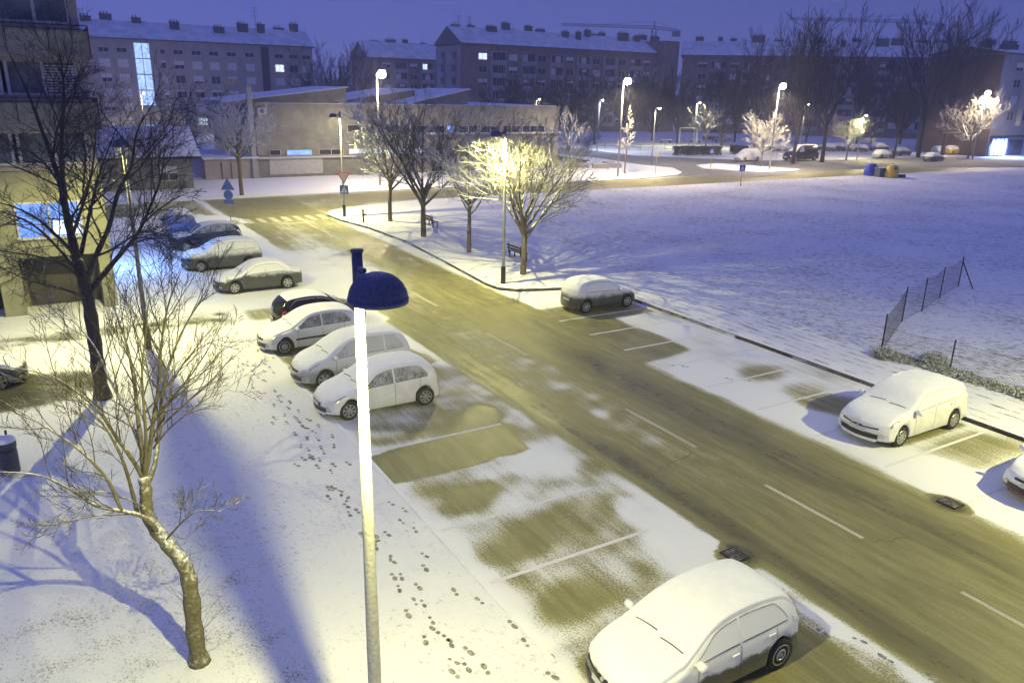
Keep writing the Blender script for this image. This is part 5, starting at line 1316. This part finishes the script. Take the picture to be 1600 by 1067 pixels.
igloo(1392, 279, 1.7, 1.75, (.60, .42, .04), 'yellow rounded recycling container at the right end of the row')
b = G(1376, 278); r = empty('recycling_container', b, .3); tag(r, 'grey flat topped recycling container between the blue and yellow ones', 'recycling bin', 'recycling containers at the field edge')
m = MB(); m.bx(-.7, .7, -.5, .5, .1, 1.15); m.build('body', plain('grey_plastic', (.07, .09, .11), .5), r); m = MB(); m.bx(-.76, .76, -.56, .56, 1.152, 1.3); m.build('lid', snowy('grey_lid', (.07, .09, .11), .5, .8, 1.1), r)
b = G(1403, 278.5); r = empty('recycling_container', b, .1); tag(r, 'low dark box beside the yellow recycling container', 'recycling bin', 'recycling containers at the field edge')
m = MB(); m.bx(-.6, .7, -.5, .5, .0, .5); m.build('body', M_IRON, r); m = MB(); m.bx(-.65, .75, -.55, .55, .502, .56); m.build('lid', CSNOW, r)
# planters and low benches on the pavement by the school
PLM = snowy('planter_concrete', (.25, .25, .25), .8, .6, .9)
for (x, y, l, lb) in ((905, 262, 2.4, 'left concrete planter box near the frosted young tree'), (938, 263, 2.2, 'middle concrete planter box left of the tall lamp'), (960, 262, 1.8, 'right concrete planter box beside the tall lamp'), (951, 259, 1.6, 'small rear concrete planter box behind the other planters')):
    r = empty('planter_box', G(x, y, .1), .1); tag(r, lb, 'planter', 'planters by the school'); m = MB(); m.bx(-l/2, l/2, -.5, -.42, 0, .6); m.bx(-l/2, l/2, .42, .5, 0, .6); m.bx(-l/2, -l/2+.08, -.419, .419, 0, .6); m.bx(l/2-.08, l/2, -.419, .419, 0, .6); m.build('sides', PLM, r); m = MB(); m.bx(-l/2+.08, l/2-.08, -.419, .419, .1, .56); m.build('snow_fill', CSNOW, r)
r = empty('long_bench', (0, 0, 0)); a = G(862, 250, .1); b = G(918, 258, .1); r.location = a; tag(r, 'long dark slatted bench running along the planters', 'bench'); d = (b-a); X = d.normalized(); Y = Vector((-X.y, X.x, 0)); m = MB()
for o in (-.3, 0, .3): m.box(d/2+Y*o+Vector((0, 0, .55)), (d.length, .22, .08), 0, X, Y)
m.build('seat', plain('dark_slats', (.05, .05, .05), .7), r); m = MB()
for k in range(6): m.box(d*(k+.5)/6+Vector((0, 0, .25)), (.15, .7, .5), 0, X, Y)
m.build('supports', PLM, r)
# road sign by the side street
r = empty('street_sign', G(1024, 273, .1)); tag(r, 'pale rectangular sign on a thin post right of the planters', 'road sign'); m = MB(); m.tube([(0,0,0), (0,0,2.9)], .04, 6); m.build('post', M_POLE, r); m = MB(); m.bx(-.28, .28, -.06, -.042, 2.2, 2.9); m.build('plate', SGR, r)
# playground
mt = plain('swing_steel', (.45, .5, .6), .5)
r = empty('swing_frame', G(1074, 226)); tag(r, 'pale steel swing frame in the snowy playground', 'swing'); m = MB(); w = 3.6
for x in (-w/2, w/2):
    for y in (-.8, .8): m.bar((x, y, 0), (x, 0, 3.3), .07, 6)
m.bar((-w/2, 0, 3.3), (w/2, 0, 3.3), .07, 6); m.build('frame', mt, r)
for x in (-.9, .9):
    m = MB(); m.bar((x-.2, 0, 3.3), (x-.2, 0, .6), .02, 4); m.bar((x+.2, 0, 3.3), (x+.2, 0, .6), .02, 4); m.bx(x-.25, x+.25, -.12, .12, .55, .6); m.build('swing_seat', M_IRON, r)
for (x, y, lb) in ((1086, 224, 'low spring rider right of the swing'), (1125, 223, 'low snowy play table at the right of the playground'), (1040, 224, 'low play bench left of the swing')):
    r = empty('play_table', G(x, y)); tag(r, lb, 'play equipment'); m = MB(); m.bx(-1.2, 1.2, -.4, .4, .7, .8); m.build('top', CSNOW, r); m = MB(); m.bx(-1.0, -.8, -.3, .3, 0, .7); m.bx(.8, 1.0, -.3, .3, 0, .7); m.build('legs', M_IRON, r)
r = empty('slide', G(884, 216)); tag(r, 'slanted play slide behind the end of the school', 'slide'); m = MB(); m.box((0, 0, 1.4), (3.6, .6, .1), 0, Vector((.8, 0, -.6)), Vector((0, 1, 0)), Vector((.6, 0, .8))); m.build('chute', mt, r); m = MB(); m.bar((-1.4, -.3, 0), (-1.4, -.3, 2.6), .06); m.bar((-1.4, .3, 0), (-1.4, .3, 2.6), .06); m.build('ladder', mt, r)
# playground fence
def fence(pts, h, label, step, name='railing_fence', wire=.012, mat=RAIL, r_=.035, zb=0, grp=None):
    r = empty(name, pts[0]); tag(r, label, 'fence', grp); P = [Vector(p)-Vector(pts[0]) for p in pts]
    for i in range(len(P)-1):
        a, b = P[i], P[i+1]; n = max(1, int((b-a).length/step))
        for k in range(n+(1 if i == len(P)-2 else 0)):
            q = a+(b-a)*k/n; m = MB(); m.bar(q, q+Vector((0, 0, h)), r_, 6); m.build('post', mat, r)
        m = MB()
        for z in (.15, .5, .9): m.bar(a+Vector((0, 0, h*z)), b+Vector((0, 0, h*z)), wire, 4)
        m.build('rail', mat, r)
fence([G(918, 232), G(1000, 236), G(1075, 233), G(1150, 236)], 1.2, 'low railing around the snowy playground', 3.0, wire=.025, r_=.04)
def hedge(p, q, w, h, label, seed):
    r = empty('hedge', p); tag(r, label, 'hedge', 'clipped hedges round the playground'); rng = random.Random(seed); d = Vector(q)-Vector(p); X = d.normalized(); Y = Vector((-X.y, X.x, 0)); m = MB()
    for i in range(int(d.length*w*220)):
        c = X*rng.uniform(0, d.length)+Y*rng.uniform(-w/2, w/2)+Vector((0, 0, h*rng.random()**.6)); a = Vector((rng.gauss(0,1), rng.gauss(0,1), rng.gauss(0,1))).normalized()*.16; b = a.orthogonal().normalized()*.13
        m.face([c-a, c+b, c+a, c-b])
    m.build('foliage', snowy('hedge_leaves', (.03, .035, .03), .8, .85, 1.1, .4, 3, 5, .3), r)
hedge(G(1052, 243), G(1125, 243), 1.2, 1.5, 'dark clipped hedge at the near side of the playground', 1); hedge(G(1140, 241), G(1168, 242), 1.2, 1.5, 'short dark hedge behind the white van', 2)
# wire fence at the right: posts and mesh of thin wires
def wire_fence(pts, hs_, label, grp):
    r = empty('wire_fence', pts[0]); tag(r, label, 'fence', grp); P = [Vector(p)-Vector(pts[0]) for p in pts]; h = hs_
    for p in P: m = MB(); m.tube([p, p+Vector((0, 0, h))], .03, 6); m.build('post', plain('rusty_post', (.022, .02, .02), .8), r)
    m = MB(); rng = random.Random(3)
    for i in range(len(P)-1):
        a, b = P[i], P[i+1]; L = (b-a).length; n = int(L/.14); up = Vector((0, 0, h-.1))
        sag = lambda k: -.10*math.sin(math.pi*k)
        for k in range(-int(h/.14), n):
            for sg_ in (1, -1):
                k0, k1 = (k, k+h/.14) if sg_ == 1 else (k+h/.14, k); z0, z1 = .05, h-.08
                pts_ = []
                for e in range(5):
                    f = e/4; x = (k0+(k1-k0)*f)/n
                    if 0 <= x <= 1: pts_.append(a+(b-a)*x+Vector((0, 0, z0+(z1-z0)*f+sag(x)*f)))
                for u_ in range(len(pts_)-1): m.bar(pts_[u_], pts_[u_+1], .0028, 3)
    for i in range(len(P)-1):
        a, b = P[i], P[i+1]
        for z in (.08, h*.5, h-.08):
            m.tube([a+(b-a)*k/6+Vector((0, 0, z-.10*math.sin(math.pi*k/6)*z/h)) for k in range(7)], .006, 4)
    m.build('mesh', plain('fence_wire', (.06, .06, .07), .6), r); return r
wf = wire_fence([G(*p, .12) for p in ((1376, 553), (1409, 503), (1440, 487), (1468, 466), (1497, 448))], 1.65, 'sagging wire fence on dark posts crossing the snowy field', 'wire fences in the field')
m = MB(); a = G(1497, 448, .12)-G(1376, 553, .12); b = G(1520, 452, .12)-G(1376, 553, .12); m.bar(a+Vector((0, 0, 1.4)), b, .03, 6); m.build('brace', plain('rusty_brace', (.022, .02, .02), .8), wf)
wire_fence([G(*p, .12) for p in ((1376, 553), (1484, 578), (1610, 612), (1700, 642))], 1.2, 'low broken wire fence along the bushy edge of the pavement', 'wire fences in the field')
# rough bushes at the fence foot
def scrub(name, pts, w, h, n, label, seed, grp):
    r = empty(name, pts[0]); tag(r, label, 'bush', grp); rng = random.Random(seed); m = MB(); P = [Vector(p)-Vector(pts[0]) for p in pts]
    for i in range(n):
        j = rng.randrange(len(P)-1); k = rng.random(); c = P[j].lerp(P[j+1], k); d = (P[j+1]-P[j]).normalized(); Y = Vector((-d.y, d.x, 0))
        den = .6+.8*max(-.5, mnoise.noise(Vector((c.x*.8, c.y*.8, seed)))); c = c+Y*rng.gauss(0, w*.4)
        v = Vector((rng.gauss(0, .5), rng.gauss(0, .5), rng.uniform(.4, 1.2))).normalized(); l = h*rng.uniform(.3, 1.0)*den
        s_ = v.orthogonal().normalized()*.008; t_ = c+v*l+Vector((0, 0, -.1*l)); mid = c+v*l*.5
        m.face([c-s_, c+s_, mid+s_, mid-s_])
        for q in range(3):
            a_ = mid.lerp(t_, q/3); o = Vector((rng.gauss(0, 1), rng.gauss(0, 1), rng.gauss(.3, .6))).normalized()*.055; o2 = o.orthogonal().normalized()*.026; m.face([a_, a_+o*.5+o2, a_+o, a_+o*.5-o2])
    m.build('foliage', snowy('scrub_leaves', (.09, .10, .055), .85, .45, 1.0, .5, 4, 9, .4), r)
GB = 'rough bushes along the fence foot'
scrub('bush', [G(1372, 556, .12), G(1390, 560, .12)], .5, .95, 1500, 'dense dark bush at the corner of the wire fence', 1, GB)
scrub('bush', [G(1385, 556, .12), G(1440, 570, .12), G(1500, 588, .12)], .45, .38, 4200, 'low ragged bushes left of the single fence post', 2, GB)
scrub('bush', [G(1448, 566, .12), G(1470, 572, .12)], .4, .95, 1700, 'tall dark shrub just left of the single fence post', 3, GB)
scrub('bush', [G(1495, 586, .12), G(1560, 606, .12), G(1640, 632, .12)], .5, .42, 4200, 'low ragged bushes reaching the right edge of the photo', 4, GB)
# tower cranes in the haze
def crane(px, ptop, pbot, x0, y0, x1, y1, Y, label):
    top = PT(px, ptop, Y); r = empty('tower_crane', (top.x, top.y, 0)); tag(r, label, 'tower crane', 'tower cranes in the haze'); M_ = plain('crane_steel', (.05, .05, .07), .7)
    zt = PT(px, (y0+y1)/2, Y).z; m = MB(); w = 1.0
    for sx_ in (-w, w):
        for sy in (-w, w): m.bar((sx_, sy, 0), (sx_, sy, zt), .18, 4)
    z = 0
    while z < zt-2: m.bar((-w, -w, z), (w, -w, z+2), .12, 3); m.bar((w, -w, z+2), (-w, -w, z+4), .12, 3); z += 4
    m.build('mast', M_, r); m = MB(); m.bar((0, 0, zt), (0, 0, top.z), .35, 4); m.build('tower_head', M_, r)
    A = PT(x0, y0, Y)-Vector((top.x, top.y, 0)); B = PT(x1, y1, Y)-Vector((top.x, top.y, 0)); m = MB()
    for E in (A, B):
        a = Vector((0, 0, zt)); n = int((E-a).length/2.2); u_ = Vector((0, 0, 1.3))
        m.bar(a, E, .2, 4); m.bar(a+u_, E+u_*.6, .16, 4)
        for k in range(n): p = a+(E-a)*k/n; q = a+(E-a)*(k+1)/n; m.bar(p, (p+q)/2+u_, .11, 3); m.bar((p+q)/2+u_, q, .11, 3)
    m.build('jib', M_, r); m = MB()
    for E, f in ((A, .6), (B, .8)): m.bar((0, 0, top.z), E*f+Vector((0, 0, zt))*(1-f)+Vector((0, 0, 1)), .09, 3)
    m.build('tie_cables', M_, r); E = B if (B-A).length and abs(x1-px) < abs(x0-px) else A
    m = MB(); m.box(Vector((0, 0, zt))+(E-Vector((0, 0, zt)))*.85+Vector((0, 0, -1)), (4, 1.6, 2.6)); m.build('counterweight', M_, r)
crane(1023, 34, 70, 877, 40, 1063, 51, 420, 'faint tower crane in the sky above the middle flats')
crane(1437, 22, 60, 1232, 31, 1478, 42, 430, 'faint tower crane in the sky above the right hand trees')
# ---------------------------------------------------------------- snowy air
m = MB(); m.bx(-420, 420, -40, 620, -1.2, 60); hz_ = m.build('haze', plain('haze_air', (.5, .5, .5)), None); hz_['kind'] = 'stuff'
mt = bpy.data.materials.new('haze_air_volume'); mt.use_nodes = True; t = mt.node_tree; t.nodes.clear(); o = t.nodes.new('ShaderNodeOutputMaterial'); v = t.nodes.new('ShaderNodeVolumePrincipled')
v.inputs['Color'].default_value = (.93, .94, .97, 1); v.inputs['Density'].default_value = .0011; v.inputs['Anisotropy'].default_value = .7; t.links.new(v.outputs[0], o.inputs['Volume']); hz_.data.materials.clear(); hz_.data.materials.append(mt)
